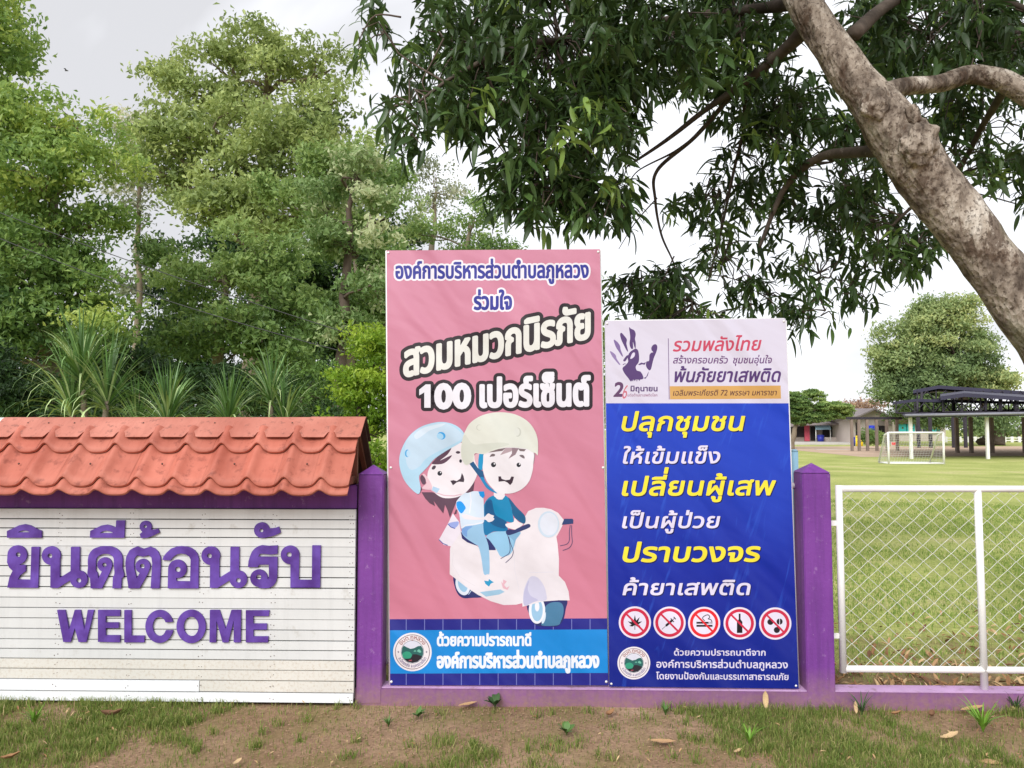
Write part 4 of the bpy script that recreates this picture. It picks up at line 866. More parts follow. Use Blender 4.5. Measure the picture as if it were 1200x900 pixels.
pb2.text(TT, 'สร้างครอบครัว', 788.6, 853.4, 425.8, 425.8, 6.4, (104, 66, 118), .016, shear=.2, h=.14); pb2.text(TT, 'ชุมชนอุ่นใจ', 858.6, 905, 425.8, 425.6, 6.4, (104, 66, 118), .016, shear=.2, h=.14)
pb2.text(TT, 'พ้นภัยยาเสพติด', 788.8, 915.6, 447.6, 447.2, 12.2, (82, 52, 112), .022, shear=.22)
pb2.k = 8; pb2.put('gold_band', (206, 160, 92), [pl((784.8, 452.6), (914.8, 451.8), (915.2, 467.2), (785.2, 468))]); pb2.text(TT, 'เฉลิมพระเกียรติ 72 พรรษา มหาราชา', 788.6, 910.6, 463.6, 463.2, 5.2, (96, 62, 56), .012, shear=.2, h=.12)
YE, WH, SH = (240, 222, 60), (222, 214, 236), (10, 18, 84)
def shadowed(text, x0, x1, b0, b1, hgt, col, wt, shear=.2):
    pb2.text(TT, text, x0+1.0, x1+1.0, b0+1.2, b1+1.2, hgt, SH, wt+.004, shear=shear, base_k=12); pb2.text(TT, text, x0, x1, b0, b1, hgt, col, wt, shear=shear, cont=True)
shadowed('ปลุกชุมชน', 728, 872.6, 504.6, 504.3, 16.6, YE, .024); shadowed('ให้เข้มแข็ง', 728, 844.8, 543, 542.6, 13.4, WH, .02)
shadowed('เปลี่ยนผู้เสพ', 728.8, 908.8, 580.4, 579.8, 16.6, YE, .024); shadowed('เป็นผู้ป่วย', 729, 843.7, 618.6, 618.4, 13.4, WH, .02)
shadowed('ปราบวงจร', 729.4, 891.8, 658, 657.5, 16.8, YE, .03); shadowed('ค้ายาเสพติด', 730, 880, 697, 696.8, 13.4, WH, .022)
SG = 'prohibition_signs'
def nosign(cx, cy, r, draw, red=(204, 40, 72)):
    pb2.put(SG, (230, 220, 236), [ell(cx, cy, r, n=48)]); pb2.put(SG, red, [ell(cx, cy, r*.885, n=48)]); pb2.put(SG, (228, 220, 238), [ell(cx, cy, r*.70, n=44)])
    for pg in draw: pb2.put(SG, (26, 20, 28), [np.array([cx, cy])+np.array(pg)*r])
    k = r*.12/2; d = .72*r*.7071; v_ = k*1.4142
    pb2.put(SG, red, [pl((cx-d-v_/2, cy-d+v_/2), (cx-d+v_/2, cy-d-v_/2), (cx+d+v_/2, cy+d-v_/2), (cx+d-v_/2, cy+d+v_/2))], 1)
def rotp(p, a): c, s_ = math.cos(a), math.sin(a); return [(x*c-y*s_, x*s_+y*c) for x, y in p]
leafp = lambda L_, a: [(x, y+.15) for x, y in rotp([(0, 0), (-.075, -.45*L_), (0, -L_), (.075, -.45*L_)], a)]
nosign(744, 729.5, 18.9, [leafp(.62, 0), leafp(.58, .55), leafp(.58, -.55), leafp(.5, 1.1), leafp(.5, -1.1), leafp(.36, 1.75), leafp(.36, -1.75), [(-.02, .1), (.02, .1), (.02, .45), (-.02, .45)]])
nosign(784.6, 729.7, 18.9, [rotp([(-.3, -.07), (.2, -.07), (.2, .07), (-.3, .07)], -.72), rotp([(-.62, -.015), (-.28, -.015), (-.28, .015), (-.62, .015)], -.72), rotp([(.2, -.15), (.26, -.15), (.26, .15), (.2, .15)], -.72), rotp([(.26, -.02), (.4, -.02), (.4, .02), (.26, .02)], -.72), rotp([(.4, -.1), (.46, -.1), (.46, .1), (.4, .1)], -.72)])
smoke = list(map(tuple, stroke(spl([(.05, -.12), (-.1, -.3), (.05, -.45), (.25, -.5), (.35, -.35), (.25, -.25), (.42, -.2), (.48, .0), (.3, -.1), (.15, -.2)], k=4)[:28], .05)))
nosign(825.2, 730, 18.9, [[(-.48, -.07), (.28, -.07), (.28, .05), (-.48, .05)], [(-.48, .12), (.52, .12), (.52, .24), (-.48, .24)], [(.34, -.07), (.39, -.07), (.39, .05), (.34, .05)], [(.45, -.07), (.5, -.07), (.5, .05), (.45, .05)], smoke], (226, 36, 46))
nosign(866.8, 730.4, 18.9, [[(-.055, -.6), (.055, -.6), (.055, -.25), (.17, -.08), (.17, .6), (-.17, .6), (-.17, -.08), (-.055, -.25)]])
pill = lambda x, y: [list(map(tuple, ell(x, y, .19, n=20)))]
nosign(908.5, 730.7, 18.9, pill(-.3, -.1)+pill(.27, -.12)+pill(.1, .4))
pb2.put(SG, (228, 220, 238), [pl((908.5+.25*18.9, 730.7-.33*18.9), (908.5+.29*18.9, 730.7-.33*18.9), (908.5+.29*18.9, 730.7+.08*18.9), (908.5+.25*18.9, 730.7+.08*18.9))])
pb2.k = 6; emblem(pb2, 742.8, 777, 19.2)
pb2.text(TT, 'ด้วยความปรารถนาดีจาก', 790, 897, 768, 768.2, 5.6, WH, .02, h=.14); pb2.text(TT, ORG, 769.4, 923, 782.2, 783, 6.6, WH, .02, h=.15)
pb2.text(TT, 'โดยงานป้องกันและบรรเทาสาธารณภัย', 769, 923.8, 795.8, 796.8, 5.8, WH, .018, h=.14)
pb2.build(bq)
ey = MB()
for q_ in ((711.5, 379), (918.6, 376.4), (716.5, 801.5), (933, 803.8)):
    p = P(*q_, YQ-.0045, TQ); ey.tube([p, p+Vector((0, .003, 0))], .006, 10)
stuff(ey.build('eyelets', M['white_steel'], bq))
bpy.data.objects.remove(_ob)
# ================================================================== trees
def unit(v): return v/np.maximum(np.linalg.norm(v, axis=-1, keepdims=True), 1e-9)
def leaf_cloud(name, cen, ln, wd, m, parent, tint, droop=.5, up=.6, fold=.12, outw=None):
    """many small pointed leaves: cen (n,3) centres, ln lengths; each leaf is a folded rhombus"""
    n = len(cen); d = rng.normal(size=(n, 3)); d[:, 2] -= droop; d = unit(d)
    nn = rng.normal(size=(n, 3))*.75; nn[:, 2] += up
    if outw is not None: nn += outw*1.5
    s = unit(np.cross(d, nn)); u = np.cross(s, d)
    ln = ln[:, None]; w2 = wd[:, None]/2
    a = cen-d*ln/2; b = cen+d*ln/2; mid = cen-d*ln*.05
    V = np.stack([a, mid+s*w2+u*fold*ln, b-u*fold*.5*ln, mid-s*w2+u*fold*ln], 1).reshape(-1, 3)
    k = np.arange(n)[:, None]*4; F = np.concatenate([k+[0, 1, 2], k+[0, 2, 3]])
    return np_mesh(name, V, F, m, parent, tint=np.repeat(tint, 4))
def in_ball(n):
    v = unit(rng.normal(size=(n, 3))); return v
def crown_points(blobs, clump_r, per_clump, dens=1.0, fill=.45, flat=.75):
    """blobs: world ellipsoids (c, r3). Each is broken into leafy boughs, each bough into clumps of leaves"""
    C_, T_, K_, O_ = [], [], [], []
    for c, r, tb in blobs:
        c = np.array(c); r = np.array(r); vol = (r[0]*r[1]*r[2])**(1/3); br = max(clump_r*1.6, vol*.36); ns = int(np.clip(3.4*(vol/br)**2*.8, 4, 40))
        v = in_ball(ns); rr = fill*.8+(1-fill*.8)*rng.random(ns)**.6; bc = c+v*r*(rr*.80)[:, None]; K_.append(bc)
        for q in bc:
            b3 = br*rng.uniform(.65, 1.25)*np.array([1.1, 1.1, .66]); n = max(4, int(dens*4*math.pi*b3[0]*b3[2]/(clump_r**2*3.9)))
            u_ = in_ball(n); u_[:, 2] = np.abs(u_[:, 2])*rng.choice([1, 1, 1, -.55], n); ru = .55+.5*rng.random(n)**.6
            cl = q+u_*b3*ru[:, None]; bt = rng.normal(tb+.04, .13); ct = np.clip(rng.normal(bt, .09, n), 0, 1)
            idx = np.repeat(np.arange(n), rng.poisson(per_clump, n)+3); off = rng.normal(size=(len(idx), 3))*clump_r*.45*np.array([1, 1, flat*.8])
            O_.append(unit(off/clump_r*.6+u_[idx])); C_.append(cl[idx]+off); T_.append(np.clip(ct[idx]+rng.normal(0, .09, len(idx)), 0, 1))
    return np.concatenate(C_), np.concatenate(T_), K_, np.concatenate(O_)
def wig(a, b, k, amp):
    a, b = Vector(a), Vector(b); r = []
    for i in range(k+1):
        t = i/k; q = a.lerp(b, t); e = amp*math.sin(math.pi*t)
        r.append(q+Vector((mnoise.noise(q*1.3), mnoise.noise(q*1.3+Vector((7, 0, 0))), .5*mnoise.noise(q*1.1+Vector((0, 9, 0)))))*e*2)
    return r
def tree(name, label, trunk, r0, blobs_px, leaf, m, bark, clump=.35, per=16, dens=1.0, group=None, fill=.45, wd=.5, cat='tree', depth=1.0, flat=.75, twigs=5, dead=0):
    """trunk: pixels (x, y, Y); blobs_px: (x, y, rx, ry, Y[, tint])"""
    base = P(*trunk[0][:2], trunk[0][2]); base.z = 0
    t = thing(name, (base.x, base.y, 0), label, cat, group)
    pts = [base]+[P(x, y, Y) for x, y, Y in trunk[1:]]; path = []
    for i in range(len(pts)-1): path += wig(pts[i], pts[i+1], 5, .12)[:-1]
    path.append(pts[-1]); k = len(path); rad = [r0*(1.25 if i == 0 else 1)*(1-.75*i/(k-1)) for i in range(k)]
    MB().tube(path, rad, 10, disp=lambda p, q, s: .12*mnoise.noise(p*2+q*2)).build('trunk', bark, t, fixn=False)
    blobs = []
    for b in blobs_px:
        c = P(b[0], b[1], b[4]); s = b[4]/FPX; blobs.append((np.array(c), (b[2]*s, (b[2]+b[3])*.5*s*depth, b[3]*s), b[5] if len(b) > 5 else .5))
    leaf *= .70; clump *= .86; per = int(per*1.5)
    pos, tint, K_, outw = crown_points(blobs, clump, per, dens*1.15, fill, flat)
    lim = MB()
    for (c, r, _), cl in zip(blobs, K_):
        cv = Vector(c); low = [p for p in path if p.z < cv.z-.15*(cv-p).length]; j = min(low or path[-1:], key=lambda p: (p-cv).length); rr = max(.018, r0*.24)
        pth = wig(j, cv, 6, .35); lim.tube(pth, [rr*(1-.12*i) for i in range(7)], 6)
        for q in cl[:twigs*2]:
            s = pth[random.randint(3, 6)]; lim.tube(wig(s, q, 3, .15), [rr*.45, rr*.32, rr*.2, rr*.1], 4, cap=False)
    stuff(lim.build('limbs', bark, t, fixn=False))
    n = len(pos); L_ = leaf*rng.uniform(.6, 1.3, n)
    leaf_cloud('foliage', pos, L_, L_*wd, m, t, tint, outw=outw); return t
GL = 'trees beyond the wall on the left'
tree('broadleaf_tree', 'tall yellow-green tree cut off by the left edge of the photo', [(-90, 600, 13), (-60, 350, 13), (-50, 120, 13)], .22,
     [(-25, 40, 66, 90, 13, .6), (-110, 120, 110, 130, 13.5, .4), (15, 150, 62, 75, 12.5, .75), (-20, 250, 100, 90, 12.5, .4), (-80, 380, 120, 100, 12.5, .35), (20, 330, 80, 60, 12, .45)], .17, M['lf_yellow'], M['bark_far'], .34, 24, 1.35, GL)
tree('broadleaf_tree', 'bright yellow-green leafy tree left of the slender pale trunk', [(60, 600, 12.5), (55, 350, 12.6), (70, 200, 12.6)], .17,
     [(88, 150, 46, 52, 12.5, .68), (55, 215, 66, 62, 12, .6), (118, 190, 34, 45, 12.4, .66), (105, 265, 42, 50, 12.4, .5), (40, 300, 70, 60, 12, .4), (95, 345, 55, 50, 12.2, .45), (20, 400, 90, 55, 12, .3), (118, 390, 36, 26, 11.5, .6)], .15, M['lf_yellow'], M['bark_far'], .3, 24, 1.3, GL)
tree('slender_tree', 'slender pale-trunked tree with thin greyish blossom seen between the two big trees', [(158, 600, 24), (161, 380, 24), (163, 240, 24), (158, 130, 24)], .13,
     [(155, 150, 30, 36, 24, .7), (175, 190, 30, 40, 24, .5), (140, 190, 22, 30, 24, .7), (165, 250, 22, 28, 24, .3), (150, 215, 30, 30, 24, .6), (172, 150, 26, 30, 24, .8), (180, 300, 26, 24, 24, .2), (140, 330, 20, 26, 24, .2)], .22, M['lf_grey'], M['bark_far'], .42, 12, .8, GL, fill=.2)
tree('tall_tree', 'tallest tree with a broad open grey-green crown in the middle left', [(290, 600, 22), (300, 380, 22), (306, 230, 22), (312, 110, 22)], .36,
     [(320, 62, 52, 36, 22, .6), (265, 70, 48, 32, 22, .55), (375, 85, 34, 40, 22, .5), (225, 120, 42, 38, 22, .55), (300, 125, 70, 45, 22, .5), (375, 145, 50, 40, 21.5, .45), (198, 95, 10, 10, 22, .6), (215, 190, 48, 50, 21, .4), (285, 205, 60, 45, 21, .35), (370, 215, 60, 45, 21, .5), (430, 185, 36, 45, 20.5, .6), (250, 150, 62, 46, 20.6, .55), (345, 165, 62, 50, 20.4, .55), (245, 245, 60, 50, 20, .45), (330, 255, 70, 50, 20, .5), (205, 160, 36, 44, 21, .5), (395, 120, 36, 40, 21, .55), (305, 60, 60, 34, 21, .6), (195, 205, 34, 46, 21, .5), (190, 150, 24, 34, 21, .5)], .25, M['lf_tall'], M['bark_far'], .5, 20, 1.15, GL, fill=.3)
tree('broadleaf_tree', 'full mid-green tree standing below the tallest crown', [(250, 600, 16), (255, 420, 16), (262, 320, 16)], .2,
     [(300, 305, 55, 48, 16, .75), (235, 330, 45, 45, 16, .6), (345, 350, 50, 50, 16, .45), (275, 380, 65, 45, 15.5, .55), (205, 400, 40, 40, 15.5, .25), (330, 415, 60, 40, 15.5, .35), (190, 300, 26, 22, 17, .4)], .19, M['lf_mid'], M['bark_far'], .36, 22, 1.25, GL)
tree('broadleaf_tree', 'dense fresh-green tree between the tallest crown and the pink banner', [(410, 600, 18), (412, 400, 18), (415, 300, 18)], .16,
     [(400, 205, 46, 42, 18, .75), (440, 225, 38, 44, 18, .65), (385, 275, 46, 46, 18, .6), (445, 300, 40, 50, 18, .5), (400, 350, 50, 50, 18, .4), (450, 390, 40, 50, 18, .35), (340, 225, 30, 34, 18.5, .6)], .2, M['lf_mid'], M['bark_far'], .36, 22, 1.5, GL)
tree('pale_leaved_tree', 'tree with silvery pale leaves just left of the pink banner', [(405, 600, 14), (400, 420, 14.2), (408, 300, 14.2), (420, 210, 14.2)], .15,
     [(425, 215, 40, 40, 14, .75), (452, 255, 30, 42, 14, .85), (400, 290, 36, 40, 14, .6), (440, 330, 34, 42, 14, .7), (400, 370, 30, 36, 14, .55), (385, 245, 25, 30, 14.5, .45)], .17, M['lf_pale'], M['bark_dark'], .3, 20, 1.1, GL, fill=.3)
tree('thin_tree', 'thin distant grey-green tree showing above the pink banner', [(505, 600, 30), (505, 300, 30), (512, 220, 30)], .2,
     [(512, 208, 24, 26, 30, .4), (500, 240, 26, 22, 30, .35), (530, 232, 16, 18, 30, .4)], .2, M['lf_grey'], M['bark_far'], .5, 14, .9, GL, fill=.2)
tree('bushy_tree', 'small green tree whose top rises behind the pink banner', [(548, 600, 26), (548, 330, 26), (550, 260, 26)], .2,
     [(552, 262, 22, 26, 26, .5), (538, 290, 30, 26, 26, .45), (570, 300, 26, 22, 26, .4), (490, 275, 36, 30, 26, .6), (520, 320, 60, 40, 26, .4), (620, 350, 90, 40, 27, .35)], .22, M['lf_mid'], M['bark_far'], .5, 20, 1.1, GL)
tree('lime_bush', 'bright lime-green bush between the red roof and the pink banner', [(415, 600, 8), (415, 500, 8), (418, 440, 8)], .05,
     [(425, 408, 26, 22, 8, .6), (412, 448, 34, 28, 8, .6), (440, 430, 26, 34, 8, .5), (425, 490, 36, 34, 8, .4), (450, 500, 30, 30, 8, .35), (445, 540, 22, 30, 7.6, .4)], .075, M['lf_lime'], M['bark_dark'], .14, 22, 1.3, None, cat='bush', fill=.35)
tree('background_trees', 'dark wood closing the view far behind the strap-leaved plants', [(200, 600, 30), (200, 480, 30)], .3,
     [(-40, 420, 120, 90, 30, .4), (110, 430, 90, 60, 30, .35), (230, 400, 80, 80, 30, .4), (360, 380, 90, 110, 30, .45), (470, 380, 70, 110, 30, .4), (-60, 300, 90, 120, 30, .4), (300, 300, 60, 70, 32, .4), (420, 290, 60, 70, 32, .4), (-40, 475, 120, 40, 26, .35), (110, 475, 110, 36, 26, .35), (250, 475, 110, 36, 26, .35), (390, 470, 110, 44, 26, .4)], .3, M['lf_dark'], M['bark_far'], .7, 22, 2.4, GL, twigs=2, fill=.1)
def shrub(label, blobs, leaf, m, **k): return tree('shrub', label, [(blobs[0][0], 620, blobs[0][4]), (blobs[0][0], 520, blobs[0][4])], .05, blobs, leaf, m, M['bark_dark'], cat='bush', group='shrubs behind the welcome sign', **k)
shrub('dark leafy thicket at the left end behind the sign roof', [(10, 460, 60, 50, 10.5, .4), (-60, 450, 80, 70, 10.5, .3), (60, 490, 45, 40, 10.5, .3)], .11, M['lf_dark'], clump=.22, per=18, dens=2.2)
shrub('dark thicket between the strap-leaved plants', [(170, 440, 50, 30, 12, .25), (230, 455, 60, 30, 12, .3), (150, 490, 60, 28, 12, .3), (310, 465, 60, 34, 12, .45)], .12, M['lf_dark'], clump=.24, per=18, dens=2.2)
shrub('low dark hedge growth right behind the sign roof', [(140, 500, 60, 26, 10, .25), (240, 502, 60, 24, 10, .3), (330, 500, 56, 26, 10, .35), (390, 506, 30, 24, 9.6, .5)], .09, M['lf_dark'], clump=.18, per=18, dens=2.2)
shrub('mixed green thicket beside the lime bush', [(370, 460, 36, 32, 11, .8), (350, 490, 50, 30, 10.5, .6), (395, 500, 30, 32, 10.5, .5)], .09, M['lf_dark'], clump=.2, per=18, dens=1.2)
shrub('green thicket hidden behind the banners', [(560, 470, 100, 60, 15, .5), (700, 440, 60, 90, 16, .6), (800, 480, 90, 50, 17, .5)], .16, M['lf_mid'], clump=.32, per=18, dens=1.0)
# strap-leaved plants with every leaf a part
def strap_mesh(k, bend, ln=1.0, wd=.034, seg=7):
    v = []; f = []; x = z = 0; a = math.radians((88, 80, 72, 66, 58, 46)[k])
    for i in range(seg+1):
        t = i/seg; w2 = wd*(1-t**2.2)*(.55+.45*min(1, t*4))/2; s = -.0
        v += [(x, -w2, z), (x, 0, z-.006*(1-t)), (x, w2, z)]
        x += math.cos(a)*ln/seg; z += math.sin(a)*ln/seg; a -= bend*(.25+t*1.5)/seg
    for i in range(seg):
        f += [(i*3, i*3+1, i*3+4, i*3+3), (i*3+1, i*3+2, i*3+5, i*3+4)]
    me = bpy.data.meshes.new('leaf'); me.from_pydata(v, [], f); me.materials.append(M['strap%d' % (k % 3)])
    for p in me.polygons: p.use_smooth = True
    return me
for i, st in enumerate(((88, 122, 66), (118, 150, 88), (168, 186, 128))): M['strap%d' % i] = mat('strap_leaf', lin(st), .42, .2, 3, 40, .05, orand=.2)
STR = [strap_mesh(i, b) for i, b in enumerate((.3, .8, 1.3, 1.9, 2.5, 3.0))]
def strap_plant(px, py_head, py_foot, Y, n, ln, label, spread=1.0, heads=None):
    n = min(290, int(n*2.8))
    b = P(px, 600, Y); t = thing('strap_leaf_plant', (b.x, Y, 0), label, 'plant', 'strap-leaved plants behind the sign')
    for (hx, hy) in (heads or [(px, py_head)]):
        h = P(hx, hy, Y); top = Vector((h.x, Y, h.z))
        MB().tube(wig((b.x+random.uniform(-.05, .05), Y, 0), top, 4, .05), [.05, .045, .04, .04, .03], 8).build('stem', M['bark_far'], t, fixn=False)
        nn = n//len(heads or [1])
        for i in range(nn):
            q = i/nn; me = STR[min(5, int(q*6.0))]
            o = bpy.data.objects.new('leaf', me); COL.objects.link(o); o.parent = t
            o.location = top-Vector((b.x, Y, 0))+Vector((0, 0, -.12*q)); o.rotation_euler = (random.uniform(-.12, .12), random.uniform(.0, .6)*spread*(q*.8+.45), random.uniform(0, 6.283)); o.scale = (ln*1.75*random.uniform(.75, 1.1),)*3
    return t
strap_plant(105, 440, 0, 9, 120, .52, 'largest strap-leaved plant with upright and drooping leaves above the left end of the roof', heads=[(96, 440), (126, 470), (84, 478)])
strap_plant(200, 492, 0, 8.6, 56, .42, 'spiky strap-leaved plant, second from the left behind the roof', heads=[(196, 494)])
strap_plant(268, 492, 0, 8.8, 54, .40, 'spiky strap-leaved plant, third from the left behind the roof')
strap_plant(318, 476, 0, 9.4, 60, .44, 'strap-leaved plant nearest the lime bush', heads=[(318, 466), (334, 494)])
strap_plant(160, 496, 0, 9.2, 40, .36, 'low strap-leaved plant right of the largest one')
# two sagging cables
def cable(a, b, sag, label):
    pts = [a.lerp(b, i/24)-Vector((0, 0, sag*math.sin(math.pi*i/24))) for i in range(25)]
    o = MB().tube(pts, .006, 5).build('cable', M['screw_dark'], None, fixn=False); tag(o, label, 'cable', 'cables among the trees'); return o
M['screw_dark'] = mat('black_cable', (.05, .05, .05), .5)
cable(P(-150, 190, 10.5), P(470, 410, 10), .1, 'upper thin cable sagging across the trees on the left'); cable(P(-150, 215, 10.3), P(470, 430, 9.8), .2, 'lower thin cable sagging across the trees on the left')
# ------------------------------------------------------------------ the mango tree
mt = thing('mango_tree', (P(1365, 700, 5.2).x, 5.2, 0), 'big leaning mango tree with a mottled pale trunk and dark hanging leaves over the fence', 'tree')
def bark():
    m, nt, b = newmat('mottled_bark')
    n = noise(nt, 6, 7, world=True, rough=.62, stretch=(1, 1, .55)); r = ramp(nt, [(.34, lin((80, 70, 62))), (.44, lin((130, 118, 106))), (.55, lin((174, 162, 148))), (.68, lin((206, 198, 186)))]); nt.links.new(n.outputs[0], r.inputs[0])
    n2 = noise(nt, 5.2, 8, world=True, rough=.72, stretch=(1, 1, .6)); r2 = ramp(nt, [(.52, (0, 0, 0)), (.575, (.85, .85, .85))]); nt.links.new(n2.outputs[0], r2.inputs[0])
    c = mixc(nt, r2.outputs[0], r.outputs[0], lin((92, 76, 64)))
    n3 = noise(nt, 38, 5, world=True, rough=.7); r3 = ramp(nt, [(.53, (0, 0, 0)), (.60, (.75, .75, .75))]); nt.links.new(n3.outputs[0], r3.inputs[0]); c = mixc(nt, r3.outputs[0], c, lin((70, 58, 50)))
    n5 = noise(nt, 3.3, 3, world=True); r5 = ramp(nt, [(.62, (0, 0, 0)), (.72, (.35, .35, .35))]); nt.links.new(n5.outputs[0], r5.inputs[0]); c = mixc(nt, r5.outputs[0], c, lin((138, 142, 112)))
    nt.links.new(c, b.inputs['Base Color']); b.inputs['Roughness'].default_value = .9; b.inputs['Specular IOR Level'].default_value = .15
    vo = nt.nodes.new('ShaderNodeTexVoronoi'); vo.inputs['Scale'].default_value = 34; ge = nt.nodes.new('ShaderNodeNewGeometry'); mpp = nt.nodes.new('ShaderNodeMapping'); mpp.inputs['Scale'].default_value = (1, 1, .4); nt.links.new(ge.outputs[0], mpp.inputs[0]); nt.links.new(mpp.outputs[0], vo.inputs['Vector'])
    bump(nt, b, [(n.outputs[0], .8, .05), (vo.outputs['Distance'], .8, .02), (n3.outputs[0], .6, .01)]); return m
M['mango_bark'] = bark()
def smooth_path(pts, k=10):
    p = [Vector(q) for q in pts]; r = []
    for i in range(len(p)-1):
        a, b, c, d = p[max(i-1, 0)], p[i], p[i+1], p[min(i+2, len(p)-1)]
        for j in range(k):
            t = j/k; r.append(.5*((2*b)+(c-a)*t+(2*a-5*b+4*c-d)*t*t+(-a+3*b-3*c+d)*t**3))
    return r+[p[-1]]
LIMB = []
def limb(spec, name='limb', n=18, m=None, amp=.1):
    """spec: (px, py, Y, radius m)"""
    pts = smooth_path([P(x, y, Y) for x, y, Y, r in spec]); kr = 1.0 if m is None else .68; rs = np.interp(np.linspace(0, len(spec)-1, len(pts)), range(len(spec)), [s[3]*kr*(.86 if name == 'trunk' else .86 if m is None else 1) for s in spec])
    LIMB.extend(zip(pts, rs))
    return MB().tube(pts, list(rs), n, disp=lambda p, q, s: amp*(mnoise.noise(p*4+q*1.4)+.5*mnoise.noise(p*9+q*4)+.35*mnoise.noise(q*7+p*3))).build(name, m or M['mango_bark'], mt, fixn=False)
# trunk: widths measured on the photograph
limb([(1405, 925, 5.15, .33), (1380, 790, 5.15, .25), (1335, 640, 5.12, .225), (1280, 500, 5.1, .215), (1219, 388, 5.1, .21), (1147, 288, 5.1, .20), (1110, 240, 5.1, .198), (1079, 200, 5.1, .20), (1046, 150, 5.1, .20), (1022, 118, 5.12, .165), (999, 90, 5.15, .148), (966, 42, 5.2, .136), (940, 0, 5.25, .13), (910, -60, 5.4, .12), (870, -150, 5.7, .11), (830, -280, 6.0, .09)], 'trunk', 40, amp=.09)
kn = MB()
def knot(px, py, Y, rx, rz, ry, seed):
    c = P(px, py, Y); bm = bmesh.new(); bmesh.ops.create_icosphere(bm, subdivisions=4, radius=1)
    for v in bm.verts:
        k = 1+.28*mnoise.noise(v.co*2.2+Vector((seed, 0, 0)))+.12*mnoise.noise(v.co*6+Vector((seed, 0, 0))); v.co = Vector((v.co.x*rx*k, v.co.y*ry*k, v.co.z*rz*k))+c
    kn.add([v.co[:] for v in bm.verts], [[v.index for v in f.verts] for f in bm.faces], 0, True); bm.free()
knot(1026, 122, 4.98, .10, .10, .06, 2); knot(1076, 168, 4.93, .12, .15, .09, 5); 
kn.build('burl', M['mango_bark'], mt)
limb([(1078, 158, 5.0, .07), (1072, 140, 4.92, .05), (1066, 124, 4.9, .026)], 'branch_stub', 14, amp=.5)
limb([(1030, 110, 5.2, .075), (1060, 102, 5.35, .07), (1100, 98, 5.5, .072), (1135, 88, 5.6, .078), (1165, 92, 5.55, .085), (1205, 112, 5.5, .09), (1290, 175, 5.4, .10), (1345, 330, 5.3, .12), (1375, 600, 5.2, .16)], 'limb', 20, amp=.12)
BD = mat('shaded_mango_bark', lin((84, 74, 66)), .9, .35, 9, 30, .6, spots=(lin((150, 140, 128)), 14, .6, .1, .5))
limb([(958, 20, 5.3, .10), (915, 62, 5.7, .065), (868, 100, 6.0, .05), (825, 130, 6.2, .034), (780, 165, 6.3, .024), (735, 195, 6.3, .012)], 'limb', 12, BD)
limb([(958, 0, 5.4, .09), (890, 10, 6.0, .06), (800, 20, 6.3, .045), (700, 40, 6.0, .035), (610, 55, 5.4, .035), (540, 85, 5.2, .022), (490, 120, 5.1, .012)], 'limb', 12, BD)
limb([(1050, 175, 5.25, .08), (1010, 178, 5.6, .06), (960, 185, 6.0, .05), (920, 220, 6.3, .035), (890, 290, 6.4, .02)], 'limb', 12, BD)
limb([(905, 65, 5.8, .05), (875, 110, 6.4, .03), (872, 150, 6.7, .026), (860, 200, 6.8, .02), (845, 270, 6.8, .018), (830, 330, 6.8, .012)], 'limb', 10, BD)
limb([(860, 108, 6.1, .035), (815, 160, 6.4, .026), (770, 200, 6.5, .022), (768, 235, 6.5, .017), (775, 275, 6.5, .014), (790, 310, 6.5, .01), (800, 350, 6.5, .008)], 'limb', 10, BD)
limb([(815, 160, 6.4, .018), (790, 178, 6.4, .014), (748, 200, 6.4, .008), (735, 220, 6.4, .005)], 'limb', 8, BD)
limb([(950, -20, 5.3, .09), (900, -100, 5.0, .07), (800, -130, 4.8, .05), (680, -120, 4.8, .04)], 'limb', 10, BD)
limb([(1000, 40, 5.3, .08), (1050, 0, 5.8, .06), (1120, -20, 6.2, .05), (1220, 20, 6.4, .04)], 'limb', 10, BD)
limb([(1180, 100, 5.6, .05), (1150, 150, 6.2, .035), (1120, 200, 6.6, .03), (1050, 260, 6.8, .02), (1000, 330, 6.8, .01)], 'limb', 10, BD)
# leaf whorls at twig ends
def leaf_template():
    K = 6; v = []
    for i in range(K+1):
        t = i/K; w2 = .132*math.sin(math.pi*min(1, t*.94+.06))**.75*(1-.25*t) if 0 < i < K else .006; dz = -.26*t*t
        v += [(t, -w2, dz+.02*(w2 > .02)), (t, 0, dz-.015), (t, w2, dz+.02*(w2 > .02))]
    f = []
    for i in range(K):
        for j in (0, 1): a = i*3+j; f += [(a, a+1, a+4), (a, a+4, a+3)]
    return np.array(v), np.array(f)
LV, LF = leaf_template()
